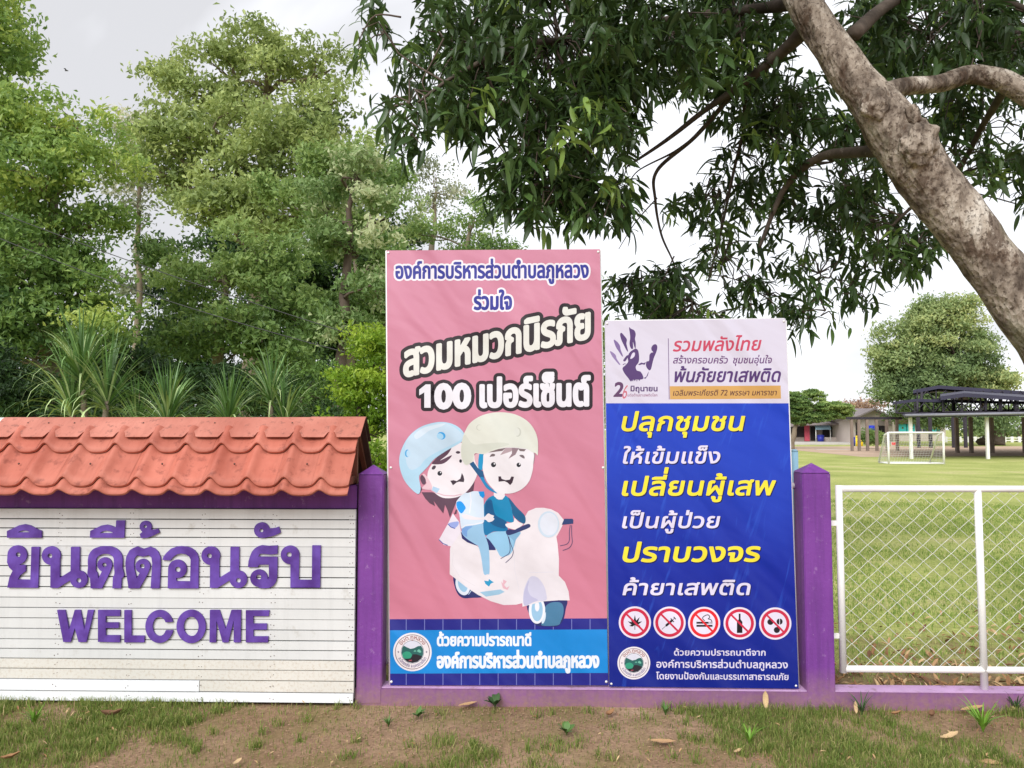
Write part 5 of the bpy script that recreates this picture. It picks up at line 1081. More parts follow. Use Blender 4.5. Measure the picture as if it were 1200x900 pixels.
# (x, y, rx, ry, Ynear, Yfar, whorls)
MZ = [(450, 40, 40, 50, 5.0, 5.8, 14), (480, 120, 42, 40, 4.9, 5.6, 20), (530, 60, 70, 80, 4.9, 6.6, 120), (560, 135, 40, 32, 5.0, 6.0, 30), (480, 165, 22, 14, 5.0, 5.3, 5), (640, 60, 100, 90, 4.8, 7.2, 230), (620, 170, 60, 40, 5.0, 6.4, 75), (655, 225, 42, 34, 5.0, 5.8, 42), (600, 225, 30, 20, 5.2, 5.8, 14),
      (700, 130, 50, 70, 4.8, 6.6, 110), (710, 235, 36, 30, 5.0, 5.8, 26), (770, 40, 80, 70, 5.0, 7.6, 170), (860, 40, 70, 70, 5.6, 8.0, 150), (850, 120, 40, 40, 6.0, 7.6, 34), (920, 130, 50, 50, 6.0, 8.0, 75), (975, 190, 70, 60, 6.0, 8.0, 130), (1010, 255, 62, 42, 6.2, 7.8, 95), (940, 260, 46, 44, 6.4, 7.6, 62), (1040, 300, 46, 24, 6.4, 7.4, 34), (1075, 285, 30, 22, 6.4, 7.2, 16),
      (960, 320, 44, 36, 6.4, 7.4, 34), (950, 375, 34, 22, 6.4, 7.0, 18), (1000, 345, 26, 14, 6.6, 7, 8), (870, 180, 40, 40, 6.6, 7.6, 30), (825, 235, 42, 40, 6.6, 7.4, 40), (850, 300, 52, 44, 6.6, 7.6, 66), (785, 330, 46, 26, 6.2, 7.0, 36), (740, 340, 34, 26, 6.2, 7.0, 30), (800, 375, 90, 30, 6.2, 7.4, 90), (900, 345, 40, 36, 6.6, 7.4, 22), (880, 240, 30, 30, 6.8, 7.6, 18),
      (1090, 40, 110, 60, 5.6, 8.0, 200), (1150, 150, 60, 50, 6.0, 8.0, 70), (1190, 60, 70, 70, 6.0, 8.0, 120), (1175, 205, 40, 28, 6.2, 7.6, 30), (1110, 130, 40, 30, 6.4, 8.0, 34), (1030, 50, 40, 40, 6.2, 8.0, 50), (1195, 240, 20, 16, 6.2, 7.0, 8), (1260, 150, 70, 100, 5.6, 7.6, 80), (1300, 60, 90, 90, 5.2, 7.6, 90),
      (900, -90, 330, 70, 4.6, 8.4, 420), (620, -80, 160, 70, 4.6, 7.0, 150), (900, -220, 260, 70, 4.8, 8, 160), (1200, -120, 120, 90, 5.2, 8.0, 110)]
wp_, wt_, sub = [], [], MB()
for (x, y, rx, ry, y0, y1, nn) in MZ:
    cx = P(x, y, (y0+y1)/2); cxn = None
    near = min(LIMB, key=lambda q: (q[0]-cx).length); pth = wig(near[0], cx, 6, .18); rr = min(near[1]*.6, .028)
    sub.tube(pth, [rr*(1-.1*i) for i in range(7)], 6, cap=False); anchors = pth[2:]
    for _ in range(int(nn*(.72 if (y > 165 and 720 < x < 1060) else 1.05 if y > -10 else .7))):
        a = random.uniform(0, 6.283); r = math.sqrt(random.random()); q = P(x+rx*r*math.cos(a), y+ry*r*math.sin(a), random.uniform(y0, y1)); 
        if mnoise.noise(q*1.5)+.45*mnoise.noise(q*3.4) < (-.36 if y < 120 else -.19) and y > -10: continue
        wp_.append(q)
        wt_.append(random.gauss(.40, .18)+(.4 if random.random() < .09 else 0))
        if random.random() < (.9 if y > 100 else .35):
            s = min(anchors, key=lambda p: (p-q).length); mid = s.lerp(q, .5)+Vector((random.uniform(-.05, .05), random.uniform(-.05, .05), random.uniform(0, .1)))
            sub.tube([s, mid, q], [.0075, .0055, .004], 4, cap=False)
for spec in ([(650, 235, 5.4), (640, 240, 5.4), (600, 246, 5.4), (580, 248, 5.4)], [(618, 243, 5.4), (620, 262, 5.4), (612, 268, 5.4)], [(618, 262, 5.4), (634, 272, 5.4)], [(470, 20, 5.1), (440, 18, 5.1), (424, 40, 5.1), (420, 55, 5.1)], [(520, 45, 5.1), (505, 75, 5.1), (495, 95, 5.1), (500, 108, 5.1)], [(770, 232, 6.5), (745, 260, 6.5), (725, 292, 6.5)], [(790, 300, 6.5), (780, 322, 6.5), (770, 345, 6.5)]):
    sub.tube(smooth_path([P(*q) for q in spec], 4), list(np.linspace(.007, .003, (len(spec)-1)*4+1)), 5)
stuff(sub.build('twigs', M['twig'], mt, fixn=False))
W0 = np.array([p[:] for p in wp_]); nl = 11; n = len(W0)
ang = rng.uniform(0, 6.283, (n, nl)); el = np.clip(rng.normal(-.55, .5, (n, nl)), -1.45, .6)
D = np.stack([np.cos(el)*np.cos(ang), np.cos(el)*np.sin(ang), np.sin(el)], 2).reshape(-1, 3)
ori = np.repeat(W0, nl, 0)+rng.normal(0, .045, (n*nl, 3)); Ls = rng.uniform(.075, .195, n*nl)
nrm = np.stack([rng.normal(0, .5, n*nl), rng.normal(0, .5, n*nl), np.ones(n*nl)], 1); Sd = unit(np.cross(nrm, D)); Up = np.cross(D, Sd)
tn = np.clip(np.repeat(np.array(wt_), nl)+rng.normal(0, .1, n*nl), 0, 1)
dist = np.linalg.norm(ori-np.array(CAM), axis=1); size = Ls/dist*np.sqrt(1-.6*np.einsum('ij,ij->i', D, unit(ori-np.array(CAM)))**2)
pxy = np.array([proj(q)[:2] for q in W0]).repeat(nl, 0); vis = (pxy[:, 0] > 430) & (pxy[:, 0] < 1200) & (pxy[:, 1] > 0)
order = np.argsort(-(size*vis*(1+.4*(dist < 5.4)))); big = order[:300]; rest = np.setdiff1d(np.arange(n*nl), big)
R = np.stack([D, Sd, Up], 2)      # columns
V = np.einsum('nij,kj->nki', R[rest], LV)*Ls[rest][:, None, None]+ori[rest][:, None]
F = (np.arange(len(rest))[:, None, None]*len(LV)+LF[None]).reshape(-1, 3)
stuff(np_mesh('foliage', V.reshape(-1, 3), F, M['lf_mango'], mt, tint=np.repeat(tn[rest], len(LV)), smooth=True))
lms = []
for i in range(5):
    o = np_mesh('leaf_shape', LV, LF, M['lf_mango'], None, tint=np.full(len(LV), .15+.2*i), smooth=True); lms.append(o.data); bpy.data.objects.remove(o)
from mathutils import Matrix
for i in big:
    o = bpy.data.objects.new('leaf', lms[min(4, int(tn[i]*5))]); COL.objects.link(o); o.parent = mt
    m4 = Matrix(((*R[i][0], 0), (*R[i][1], 0), (*R[i][2], 0), (0, 0, 0, 1)))@Matrix.Scale(float(Ls[i]), 4); m4.translation = Vector(ori[i])-mt.location; o.matrix_local = m4
# ================================================================== far right: school field, goal, pavilion, buildings
def GY(py): return G(1050, py).y
def at(px, Y): p = P(px, 500, Y); return p.x
def zat(py, Y, px=1050): return P(px, py, Y).z
# goal
gyf = G(1072, 544).y; gx0, gx1 = at(1040.5, gyf), at(1105, gyf); gz = zat(507, gyf)
go = thing('football_goal', ((gx0+gx1)/2, gyf, 0), 'small white football goal with a net on the school field', 'goal'); dp = 1.1
for x in (gx0, gx1): MB().tube([(x, gyf, 0), (x, gyf, gz)], .045, 10).build('post', M['white_steel'], go)
MB().tube([(gx0, gyf, gz), (gx1, gyf, gz)], .044, 10).build('crossbar', M['white_steel'], go)
for x, s in ((gx0, 1), (gx1, -1)): MB().tube([(x, gyf, gz-.002), (x+s*.02, gyf+dp*.35, gz*.93), (x+s*.06, gyf+dp, .03)], .036, 8).build('side_frame', M['white_steel'], go); MB().tube([(x, gyf, .03), (x+s*.06, gyf+dp, .03)], .034, 8).build('ground_bar', M['white_steel'], go)
MB().tube([(gx0+.06, gyf+dp, .032), (gx1-.06, gyf+dp, .032)], .034, 8).build('ground_bar', M['white_steel'], go); MB().tube([(gx0, gyf, .034), (gx1, gyf, .034)], .036, 8).build('ground_bar', M['white_steel'], go)
nb = MB(); a = .12
for i in range(int((gx1-gx0)/a)+1): x = gx0+i*a; nb.tube([(x, gyf+dp*.35, gz*.93), (x, gyf+dp, .03)], .0055, 3, cap=False)
for i in range(12): t_ = i/12; y_ = gyf+dp*(.35+.65*t_); z_ = gz*.93*(1-t_)+.03*t_; nb.tube([(gx0, y_, z_), (gx1, y_, z_)], .0055, 3, cap=False)
for x in (gx0, gx1):
    for i in range(1, 12): z_ = gz*i/12; nb.tube([(x, gyf, z_), (x, gyf+dp*(1-.65*i/12), z_)], .005, 3, cap=False)
    for i in range(1, 9): y_ = gyf+dp*i/9; nb.tube([(x, y_, 0), (x, y_, gz*(1-max(0, i/9-.35)/.65)*.96)], .005, 3, cap=False)
stuff(nb.build('net', M['wire'], go, fixn=False))
# open pavilion
M['roof_dark'] = mat('dark_metal_roof', lin((62, 60, 78)), .6, .15, .5, 3, .05); M['steel_dark'] = mat('dark_steel', lin((58, 54, 62)), .6, .2)
M['post_brown'] = mat('weathered_post', lin((136, 122, 112)), .8, .2, 1); M['gutter'] = mat('grey_gutter', lin((128, 128, 138)), .5)
Ya = G(1155, 538).y; Yb = G(1155, 527).y; pv = thing('open_pavilion', (at(1150, Ya), (Ya+Yb)/2, 0), 'long open-sided pavilion with dark stacked metal roofs on thin posts', 'pavilion')
def ppost(px, Y, r, m, top, name='post'): MB().box(at(px, Y)-r, at(px, Y)+r, Y-r, Y+r, 0, zat(top, Y), bev=.01).build(name, m, pv)
for px in (1067, 1156.5, 1262): ppost(px, Ya, .07, M['white_steel'], 489)
for px in (1121, 1137.5, 1162, 1200, 1235): ppost(px, Yb-8, .10, M['post_brown'], 489)
for px in (1076, 1090, 1117, 1131): ppost(px, Yb+6, .11, M['steel_dark'], 489)

def slab(name, q, th, m, par):   # roof sheet from four corner points
    v = [Vector(p) for p in q]; return MB().add(v+[p-Vector((0, 0, th)) for p in v], [(0, 1, 2, 3), (7, 6, 5, 4), (0, 4, 5, 1), (1, 5, 6, 2), (2, 6, 7, 3), (3, 7, 4, 0)]).build(name, m, par)
XR_ = at(1330, Ya)
slab('lower_roof', [(at(1054, Ya), Ya-.6, zat(487.5, Ya)), (XR_, Ya-.6, zat(483.5, Ya)), (at(1330, Ya+10), Ya+10, zat(480, Ya)+.5), (at(1056, Ya+10), Ya+10, zat(484, Ya)+.25)], .09, M['roof_dark'], pv)
MB().tube([(at(1054, Ya), Ya-.66, zat(487, Ya)), (XR_, Ya-.66, zat(482.5, Ya))], .07, 8).build('gutter', M['gutter'], pv)
def roofpx(name, pts, Y0, Y1, th=.12):
    a = [P(x, y, Y0) for x, y in pts]; bfar = [Vector((P(x, y, Y1).x, Y1, p.z+.3)) for p, (x, y) in zip(a, pts)]; v = a+bfar; n_ = len(a)
    fs = [(i, i+1, i+1+n_, i+n_) for i in range(n_-1)]; lo = [Vector((p.x, p.y, p.z-th)) for p in v]; m_ = len(v)
    fs += [tuple(k+m_ for k in reversed(f)) for f in fs]+[(i, i+1, i+1+m_, i+m_) for i in range(n_-1)]+[(i+n_, i+1+n_, i+1+n_+m_, i+n_+m_) for i in range(n_-1)]
    fs += [(0, n_, n_+m_, m_), (n_-1, 2*n_-1, 2*n_-1+m_, n_-1+m_)]
    MB().add(v+lo, fs).build(name, M['roof_dark'], pv)
roofpx('upper_roof', [(1070, 457), (1100, 451.5), (1210, 459), (1330, 468)], Ya+6, Ya+16, .2)
roofpx('upper_roof', [(1102, 464.5), (1130, 460.5), (1210, 466), (1330, 478)], Ya+1, Ya+5, .2)
roofpx('middle_roof', [(1046, 471), (1072, 467.5), (1200, 470.5), (1330, 474)], Ya+5, Ya+14, .16)
ts = MB()
for x0_, x1_, yt, yb, Y in ((1075, 1330, 458, 471, Ya+6), (1105, 1330, 466, 483, Ya+1.5), (1050, 1330, 472, 484, Ya+5)):
    xs_ = np.arange(x0_, x1_, 11)
    ts.tube([P(x0_, yb, Y), P(x1_, yb, Y)], .05, 4, cap=False)
    for i, x in enumerate(xs_[:-1]):
        ts.tube([P(x, yt if i % 2 else yb, Y), P(x+11, yb if i % 2 else yt, Y)], .035, 4, cap=False)
        if i % 2 == 0: ts.tube([P(x, yb, Y), P(x, yt, Y)], .045, 4, cap=False)
stuff(ts.build('truss', M['steel_dark'], pv, fixn=False))
for px, yt, yb, Y in ((1080, 459, 487, Ya+6), (1118, 462, 487, Ya+6), (1155, 465, 487, Ya+1.5), (1173, 466, 487, Ya+1.5), (1190, 468, 487, Ya+1.5), (1075, 470, 487, Ya+5)):
    MB().tube([P(px, yb, Y), P(px, yt, Y)], .08, 6).build('upper_post', M['steel_dark'], pv)
0 and slab('pavilion_floor', [(at(1000, Ya), Ya+1, .05), (at(1300, Ya), Ya+1, .05), (at(1300, Yb), Yb, .05), (at(1000, Yb), Yb, .05)], .05, M['concrete'], pv)
pg = thing('pergola', (at(1024, Yb-4), Yb-4, 0), 'brown post and beam pergola before the gabled building', 'pergola')
for px in (998, 1006.3, 1016, 1027, 1039, 1051): MB().box(at(px, Yb-4)-.085, at(px, Yb-4)+.085, Yb-4.08, Yb-3.92, 0, zat(491, Yb-4)).build('post', M['post_brown'], pg)
MB().box(at(992, Yb-4), at(1057, Yb-4), Yb-4.1, Yb-3.9, zat(491.4, Yb-4), zat(488.6, Yb-4)).build('beam', M['steel_dark'], pg)
# buildings
M['roof_grey'] = mat('grey_roof_sheet', lin((132, 122, 122)), .7, .12, .6, 6, .2); M['wall_cream'] = mat('cream_wall', lin((196, 184, 176)), .8, .08, .5); M['wall_grey'] = mat('grey_wall', lin((150, 138, 136)), .8, .1, .5)
M['dark_in'] = mat('dark_doorway', lin((44, 38, 42)), .8); M['teal'] = mat('teal_paint', lin((62, 172, 172)), .6, .1); M['window'] = mat('window_glass', lin((70, 78, 88)), .15, .1)
M['pinkred'] = mat('pink_red_panel', lin((196, 84, 104)), .6, .1); M['bluebin'] = mat('blue_plastic', lin((44, 52, 150)), .4, .1); M['bluetank'] = mat('bright_blue_plastic', lin((52, 72, 220)), .4, .08)
M['yellow'] = mat('yellow_plastic', lin((240, 208, 40)), .4, .06); M['awn'] = mat('pale_blue_awning', lin((160, 196, 216)), .5, .1, 1); M['redsign'] = mat('red_sign', lin((206, 60, 60)), .5)
def box_px(mb, x0, x1, y0, y1, Y, dep, mi=0): mb.box(at(x0, Y), at(x1, Y), Y, Y+dep, zat(y1, Y, (x0+x1)/2), zat(y0, Y, (x0+x1)/2), mi)
Yh = G(1015, 519.5).y
hs = thing('school_building', (at(1018, Yh), Yh, 0), 'cream building with a grey gabled roof behind the goal', 'building')
m_ = MB(); box_px(m_, 999, 1046, 487, 520.5, Yh, 12); m_.build('wall', M['wall_cream'], hs)
ap = [P(1000.5, 489, Yh-.5), P(1026, 479, Yh-.5), P(1047, 489, Yh-.5)]; MB().prism([P(1003, 488.6, Yh-.3), P(1026, 480, Yh-.3), P(1044, 488.6, Yh-.3)], (0, 12, 0)).build('gable', M['wall_cream'], hs)
for a_, b_ in ((P(998, 490.5, Yh-1), P(1026, 478.2, Yh-1)), (P(1026, 478.2, Yh-1), P(1048, 489.5, Yh-1))): slab('roof', [a_, b_, b_+Vector((0, 14, 0)), a_+Vector((0, 14, 0))], .18, M['roof_grey'], hs)
a_, b_ = P(1026, 478.4, Yh-1), P(978, 487.5, Yh+2); slab('side_roof', [P(960, 488, Yh+1), P(1002, 488, Yh+1), P(1026, 478.6, Yh+8), P(985, 478.6, Yh+8)], .18, M['roof_grey'], hs)
for x0_, x1_, y0_, y1_ in ((1030, 1040, 499, 518), (1003, 1007, 495, 512)): m_ = MB(); box_px(m_, x0_, x1_, y0_, y1_, Yh-.08, .1); m_.build('window', M['dark_in'], hs)
m_ = MB(); box_px(m_, 1028, 1046, 493, 498.5, Yh-.12, .1); m_.build('fascia', M['wall_grey'], hs)
Yc = G(960, 518.6).y
cb = thing('canteen_building', (at(965, Yc), Yc, 0), 'low canteen building with a dark doorway and a small pale blue awning', 'building')
m_ = MB(); box_px(m_, 926, 990, 489, 519.5, Yc+1, 8); m_.build('wall', M['wall_grey'], cb)
slab('roof', [P(925, 496.5, Yc-1), P(994, 496, Yc-1), P(1000, 488, Yc+6), P(950, 488, Yc+6)], .2, M['roof_grey'], cb)
for x0_, x1_, y0_, y1_, mm in ((979.5, 986.5, 501, 519, 'dark_in'), (964, 978, 500, 512, 'dark_in'), (926, 942, 500, 512, 'dark_in'), (950, 957, 500, 516, 'dark_in')):
    m_ = MB(); box_px(m_, x0_, x1_, y0_, y1_, Yc+.9, .12); m_.build('door' if y1_ > 515 else 'window', M[mm], cb)
m_ = MB(); box_px(m_, 943, 948.6, 497, 517, Yc+.6, .2); o = m_.build('door_panel', M['pinkred'], cb); o['label'] = 'pink-red door panel'
aw = MB(); n_ = 8; pts_ = []
for i in range(n_+1):
    t_ = i/n_*math.pi/2; pts_.append((math.sin(t_), math.cos(t_)))
x0_, x1_ = at(954.5, Yc), at(972.5, Yc); z1_ = zat(496.5, Yc); z0_ = zat(503.5, Yc)
v = [(x, Yc+.8-1.1*s, z0_+(z1_-z0_)*c) for s, c in pts_ for x in (x0_, x1_)]; aw.add(v, [(2*i, 2*i+1, 2*i+3, 2*i+2) for i in range(n_)], 0, True).build('awning', M['awn'], cb)
for px in (955, 972): MB().tube([(at(px, Yc), Yc-.25, 0), (at(px, Yc), Yc-.25, z0_)], .05, 6).build('awning_post', M['white_steel'], cb)
for px in (988, 992.5, 996.5): MB().box(at(px, Yc)-.12, at(px, Yc)+.12, Yc-.6, Yc-.36, 0, zat(496, Yc)).build('porch_post', M['wall_grey'], cb)
MB().box(at(966, Yc), at(979, Yc), Yc-.2, Yc+.1, 0, zat(512.5, Yc)).build('counter', M['wall_cream'], cb)
Yt = G(1080, 517).y
tb = thing('teal_building', (at(1080, Yt), Yt, 0), 'low building with bright teal wall panels seen through the pavilion', 'building')
m_ = MB(); box_px(m_, 1050, 1108, 489, 517.5, Yt+.3, 6); m_.build('wall', M['wall_cream'], tb)
for x0_, x1_ in ((1052.5, 1062), (1063, 1072), (1090, 1101.5)): m_ = MB(); box_px(m_, x0_, x1_, 497, 507.5, Yt, .4); m_.build('wall_panel', M['teal'], tb)
for x0_, x1_ in ((1074, 1080), (1082, 1088)): m_ = MB(); box_px(m_, x0_, x1_, 498, 507, Yt+.1, .3); m_.build('window', M['window'], tb)
slab('roof', [P(1046, 491.5, Yt-1), P(1112, 491.5, Yt-1), P(1110, 483, Yt+5), P(1048, 483, Yt+5)], .2, mat('maroon_roof', lin((96, 66, 74)), .7), tb)
# bins, tank, little signs, plants
def bin_(px0, px1, y0, y1, Y, m, label, name='rubbish_bin', cat='bin'):
    x0_, x1_ = at(px0, Y), at(px1, Y); zt_ = zat(y0, Y); w2 = (x1_-x0_)/2; t = thing(name, ((x0_+x1_)/2, Y, 0), label, cat)
    MB().tube([((x0_+x1_)/2, Y, 0.02), ((x0_+x1_)/2, Y, zt_*.86)], [w2*.85, w2], 14).build('body', m, t); MB().tube([((x0_+x1_)/2, Y, zt_*.86), ((x0_+x1_)/2, Y, zt_*.93), ((x0_+x1_)/2, Y, zt_)], [w2*1.06, w2*1.06, w2*.5], 14).build('lid', m, t)
Yn = G(1005, 523.2).y
bin_(1002.4, 1006.6, 510.5, 523, Yn, M['yellow'], 'yellow rubbish bin, left one of the pair by the pavilion'); bin_(1007, 1011, 511, 522.6, Yn+.5, M['yellow'], 'yellow rubbish bin, right one of the pair by the pavilion')
bin_(999.2, 1001.6, 512, 522.4, Yn+.6, M['bluebin'], 'narrow dark blue bin beside the yellow bins'); bin_(957.5, 965.3, 509.5, 518.5, Yc-.8, M['bluebin'], 'wide blue drum under the pale blue awning', 'drum', 'drum')
bt = thing('water_tank', (at(1022.3, Yh-1), Yh-1, 0), 'bright blue water tank on legs before the cream building', 'tank'); zt_, zb_ = zat(498.5, Yh-1), zat(506.5, Yh-1); w2 = (at(1026.6, Yh)-at(1018, Yh))/2
MB().tube([(bt.location.x, Yh-1, zb_), (bt.location.x, Yh-1, zt_)], w2, 18).build('tank_body', M['bluetank'], bt)
for s in (-1, 1): MB().tube([(bt.location.x+s*w2*.8, Yh-1, 0), (bt.location.x+s*w2*.8, Yh-1, zb_)], .06, 6).build('leg', M['steel_dark'], bt)
sgn = thing('roadside_sign', (at(1047, Yn), Yn, 0), 'small red and white sign board low behind the goal', 'sign'); m_ = MB(); box_px(m_, 1043.5, 1051, 517.6, 522.6, Yn, .06); m_.build('board', M['wall_cream'], sgn); m_ = MB(); box_px(m_, 1044.5, 1050, 518.5, 521.6, Yn-.02, .02); m_.build('panel', M['redsign'], sgn)
for x in (1044.5, 1050): MB().tube([(at(x, Yn), Yn+.03, 0), (at(x, Yn), Yn+.03, zat(518, Yn))], .03, 6).build('leg', M['white_steel'], sgn)
# low white balustrade fence in the distance
Yw = G(1150, 518.5).y; bf = thing('balustrade', (at(1150, Yw), Yw, 0), 'low white balustrade running behind the pavilion', 'fence')
for i, px in enumerate(np.arange(1108, 1330, 8.6)): MB().box(at(px, Yw)-.14, at(px, Yw)+.14, Yw-.1, Yw+.1, 0, zat(511.6, Yw), bev=.02).build('post', M['white_steel'], bf)
for y_ in (513.2, 516): MB().box(at(1106, Yw), at(1330, Yw), Yw-.05, Yw+.05, zat(y_+.5, Yw), zat(y_-.5, Yw)).build('rail', M['white_steel'], bf)
structure(MB().prism([(at(955, 58), 57.8, 0), (at(995, 58), 57.8, 0), (at(995, 58), 58.2, 0), (at(955, 58), 58.2, 0)], (0, 0, .05)).build('kerb', M['concrete']))
tree('round_tree', 'big round dense tree rising behind the open pavilion', [(1162, 521, 74), (1168, 500, 74), (1150, 470, 74)], 1.1,
     [(1100, 385, 48, 34, 74, .65), (1060, 410, 36, 34, 74, .55), (1130, 410, 36, 30, 74, .6), (1085, 440, 55, 36, 74, .5), (1050, 455, 28, 26, 74, .35), (1140, 450, 32, 26, 74, .6), (1162, 452, 18, 16, 74, .75), (1075, 478, 40, 22, 74, .3), (1110, 490, 30, 20, 74, .3), (1105, 362, 26, 12, 74, .7), (1160, 495, 30, 16, 73, .35)], .5, M['lf_far'], M['bark_dark'], 1.1, 36, 2.3, None, flat=.8)
tree('umbrella_tree', 'flat spreading green tree before the canteen building', [(926, 521, 60), (931, 503, 60), (938, 490, 60)], .28,
     [(930, 468, 26, 9, 60, .6), (955, 476, 30, 8, 60, .75), (940, 486, 34, 9, 60, .45), (975, 484, 22, 6, 60, .7), (925, 480, 22, 14, 60, .4), (905, 475, 26, 20, 60, .4), (985, 488, 10, 3.5, 60, .6), (945, 494, 22, 5, 60, .3), (948, 463, 10, 5, 60, .6), (970, 478, 24, 5, 60, .8), (988, 484, 14, 4, 60, .7), (960, 490, 30, 5, 60, .4)], .30, M['lf_mid'], M['bark_far'], .36, 30, 1.5, None, flat=.3)
tree('bare_tree', 'reddish thin-leaved tree behind the gabled roof', [(1005, 521, 96), (1005, 490, 96)], .3, [(1000, 478, 18, 8, 96, .5), (1018, 481, 10, 5, 96, .4)], .5, M['lf_red'], M['bark_far'], 1.0, 20, 1.0, None)
tree('broadleaf_tree', 'low green tree at the far right behind the balustrade', [(1195, 521, 95), (1195, 500, 95)], .3, [(1190, 500, 26, 12, 95, .4), (1230, 496, 40, 14, 95, .45), (1160, 504, 20, 8, 95, .4)], .6, M['lf_far'], M['bark_far'], 1.3, 24, 1.2, None)
tree('shrub', 'leafy green shrub growing by the yellow bins', [(1018, 524, 61), (1018, 514, 61)], .06, [(1018, 515, 3, 4, 61, .5), (1024, 516, 3, 4, 61, .6), (1021, 510, 3, 4, 61, .6)], .25, M['lf_mid'], M['bark_dark'], .4, 16, 1.2, None, cat='bush')
# far tree line on the horizon
for i, (px, rx, ry, Y, lb) in enumerate(((1290, 60, 22, 150, 'distant tree clump at the far right horizon'), (870, 60, 26, 130, 'distant tree clump hidden behind the blue banner'), (700, 90, 30, 120, 'distant tree clump seen between the two banners'), (1235, 40, 10, 170, 'lowest distant tree clump right of the pavilion'))):
    tree('tree_clump', lb, [(px, 515, Y), (px, 500, Y)], .4, [(px-rx*.4, 503-ry*.4, rx*.6, ry, Y, .5), (px+rx*.45, 505-ry*.4, rx*.55, ry*.8, Y, .4)], 1.0, M['lf_far'], M['bark_far'], 2.0, 22, 1.1, None)
# ================================================================== litter, weeds
DRY = [mat('dry_leaf', lin(c), .8, .15, 30, 200, .2) for c in ((176, 142, 104), (150, 112, 78), (196, 168, 128), (120, 88, 66))]
def dry_leaf_mesh(mi, curl, seed):
    K = 8; v = []; f = []; random.seed(seed)
    for i in range(K+1):
        t = i/K; w2 = .2*math.sin(math.pi*t)**.7*(1+.12*random.uniform(-1, 1)) if 0 < i < K else .01; z = curl*(t-.5)**2*1.6
        for j in range(5): s = (j-2)/2; v.append((t-.5, s*w2, z+curl*.5*s*s*w2*3+.015*random.uniform(-1, 1)))
    for i in range(K):
        for j in range(4): a = i*5+j; f.append((a, a+1, a+6, a+5))
    me = bpy.data.meshes.new('leaf'); me.from_pydata(v, [], f); me.materials.append(DRY[mi])
    for p in me.polygons: p.use_smooth = True
    return me
DLM = [dry_leaf_mesh(i % 4, (.15, .5, .3, .7, -.4, .2)[i], i+3) for i in range(6)]; random.seed(99)
for px, py, sz, k, tilt, rz, lb in ((897, 832, .115, 2, 1.25, 1.35, 'pale dry leaf standing on end in the grass below the blue banner'), (1140, 835, .17, 0, .35, .1, 'largest curled tan leaf lying below the wire fence'), (1183, 832, .12, 2, .4, .6, 'tan leaf lying against the purple kerb at the right'),
    (1113, 868, .16, 2, .2, .45, 'long pale brown leaf lying in the grass at the lower right'), (1160, 893, .13, 4, .1, -.4, 'thin dry leaf near the lower right corner'), (1003, 838, .08, 2, 1.0, 1.3, 'small pale leaf upright left of the curled tan leaf'), (548, 829, .13, 0, .25, .3, 'curled tan leaf on bare earth under the pink banner'), (715, 840, .1, 1, .2, .9, 'brown leaf on bare earth under the gap between the banners'),
    (130, 842, .14, 3, .1, .1, 'grey-brown leaf lying below the word WELCOME'), (278, 897, .07, 2, .3, 1.2, 'small pale leaf at the bottom edge left of the middle'), (777, 873, .15, 0, .1, -.2, 'flat brown leaf on bare earth below the blue banner'), (12, 893, .11, 1, .5, .3, 'brown leaf in the lower left corner'), (865, 884, .07, 2, .3, .6, 'small whitish leaf in the grass below the emblem'), (1050, 840, .08, 1, .3, .2, 'small brown leaf touching the kerb below the fence'), (1092, 842, .09, 3, .2, 1.0, 'dark brown leaf beside the grass tuft')):
    o = bpy.data.objects.new('fallen_leaf', DLM[k]); COL.objects.link(o); p = G(px, py); o.location = (p.x, min(p.y, 4.29), .012+sz*.4*math.sin(abs(tilt))*(1 if tilt > .9 else .3)); o.rotation_euler = (0, -tilt if tilt > .9 else -tilt*.4, rz); o.scale = (sz*.8, sz*random.uniform(.55, .95), sz*.8); tag(o, lb, 'leaf', 'dry leaves fallen on the grass verge')
# leaf litter behind the kerb
def litter(name, n, x0, x1, y0, y1, dens):
    q = scatter(n, x0, x1, y0, y1, dens); V = []; F = []; mi = []; k = 0
    T_ = np.array([(-.5, 0, 0), (-.15, .16, .06), (.2, .14, .08), (.5, 0, .02), (.2, -.14, .05), (-.15, -.16, .07), (0, 0, -.01)]); FT = [(0, 6, 1), (1, 6, 2), (2, 6, 3), (3, 6, 4), (4, 6, 5), (5, 6, 0)]
    for x, y, z in q:
        a = random.uniform(0, 6.28); t = random.gauss(0, .5); s = random.uniform(.03, .085)*(1 if y0 > 4.3 else .38); c, s_ = math.cos(a), math.sin(a)
        for p in T_: X, Yv, Zv = p[0]*math.cos(t)*s, p[1]*s, p[2]*s*1.4+p[0]*math.sin(t)*s; V.append((x+X*c-Yv*s_, y+X*s_+Yv*c, .015+abs(math.sin(t))*s*.4+Zv))
        F += [tuple(i+k for i in f) for f in FT]; k += 7; mi += [random.choice((0, 1, 1, 2, 3))]*6
    return stuff(np_mesh(name, np.array(V), np.array(F), DRY, matidx=np.array(mi)))
litter('leaf_litter', 2600, .2, 6, 4.46, 6.5, lambda x, y: math.exp(-(y-4.46)/.42)+.03); litter('leaf_litter', 420, -3, 3.2, 3.0, 4.3, lambda x, y: .5 if x > .8 else .3)
litter('leaf_litter', 60, -3, 5, 4.33, 4.45, lambda x, y: 0) if False else None
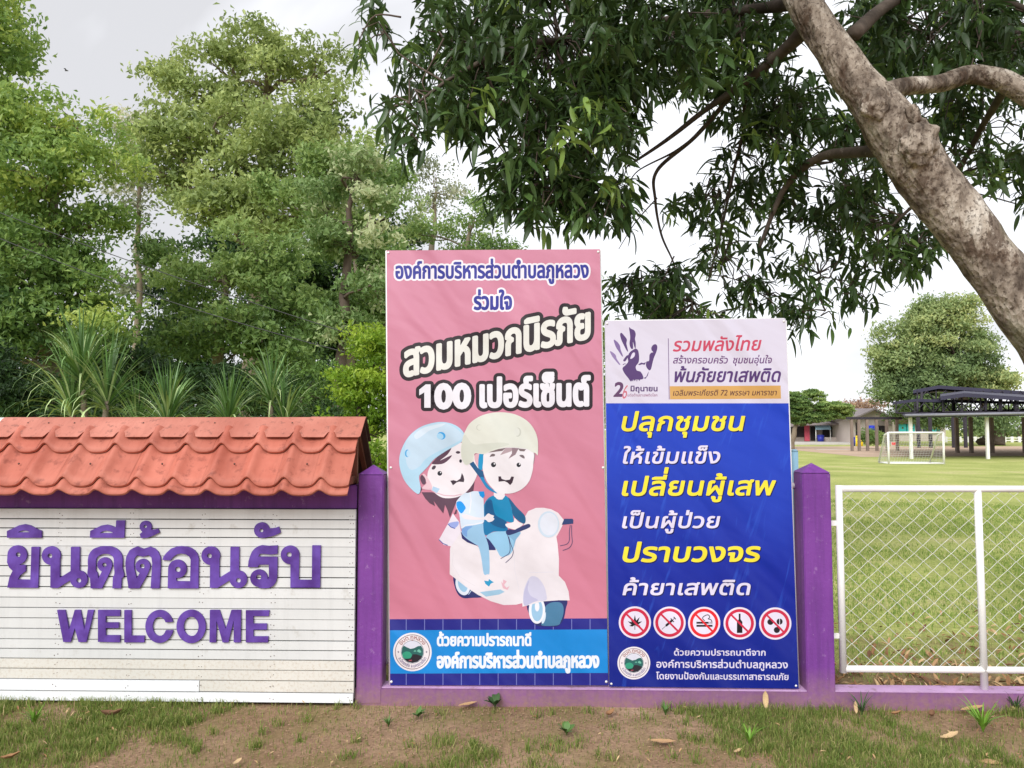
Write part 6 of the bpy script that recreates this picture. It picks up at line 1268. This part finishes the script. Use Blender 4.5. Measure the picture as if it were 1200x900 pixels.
# weeds
def weed(px, py, n, ln, wd_, label, m, broad=False):
    p = G(px, py); t = thing('weed', (p.x, min(p.y, 4.30), 0), label, 'plant')
    for i in range(n):
        a = random.uniform(0, 6.28); L_ = ln*random.uniform(.6, 1.1); b_ = random.uniform(.3, 1.1); v = []; K = 5
        for j in range(K+1):
            q = j/K; th = 1.35-b_*q*1.3; r = L_*q*math.cos(1.35-b_*q*.65); z = L_*q*math.sin(1.35-b_*q*.65)
            w2 = wd_*(math.sin(math.pi*min(.98, max(.04, (q-.35)/.65 if broad else q*.8+.2)))**.7 if (q > .35 or not broad) else .08)/2
            c = Vector((math.cos(a)*r, math.sin(a)*r, z)); s = Vector((-math.sin(a), math.cos(a), 0))*w2; v += [p+c-s, p+c+s]
        v = [Vector((q.x, q.y-(p.y-t.location.y), q.z)) for q in v]
        MB().add(v, [(j*2, j*2+1, j*2+3, j*2+2) for j in range(K)], 0, True).build('leaf', m, t, fixn=False)
    return t
WG = mat('weed_leaf', lin((78, 112, 50)), .5, .25, 20); WG2 = mat('bright_weed_leaf', lin((110, 150, 50)), .5, .2, 20); WD = mat('dark_weed_leaf', lin((58, 86, 46)), .5, .25, 20)
weed(580, 830, 9, .085, .035, 'small dark broad-leaved weed growing against the kerb under the pink banner', WD, True); weed(664, 862, 9, .075, .035, 'low broad-leaved weed on bare earth below the banners', WG, True)
weed(1152, 858, 34, .17, .009, 'bright green grass tuft at the lower right below the fence', WG2); weed(878, 872, 16, .12, .009, 'green grass tuft below the blue banner', WG2); weed(490, 842, 14, .06, .022, 'small leafy weed below the left edge of the pink banner', WG, True)
weed(1010, 838, 26, .13, .006, 'dark grass tuft growing against the kerb right of the purple post', WD); weed(780, 838, 20, .09, .007, 'grass tuft against the kerb under the handprint', WG); weed(1170, 822, 22, .12, .006, 'dark grass tuft growing against the kerb at the far right', WD); weed(40, 850, 26, .11, .008, 'grass tuft at the foot of the welcome sign', WG2); weed(455, 852, 20, .07, .006, 'grass tuft on bare earth below the purple post', WG)


# a small bird high over the trees
bc = P(78, 83, 34); bd = thing('bird', bc, 'tiny dark bird flying in the grey sky above the left trees', 'bird')
MB().tube([bc+Vector((-.09, 0, 0)), bc+Vector((-.04, 0, .01)), bc+Vector((.03, 0, .01)), bc+Vector((.09, 0, 0))], [.006, .028, .026, .008], 8).build('body', M['screw_dark'], bd)
for s in (-1, 1): MB().add([bc+Vector((-.03, 0, .01)), bc+Vector((.03, 0, .01)), bc+Vector((.0, s*.09, .08)), bc+Vector((-.05, s*.16, .05))], [(0, 1, 2, 3)]).build('wing', M['screw_dark'], bd)
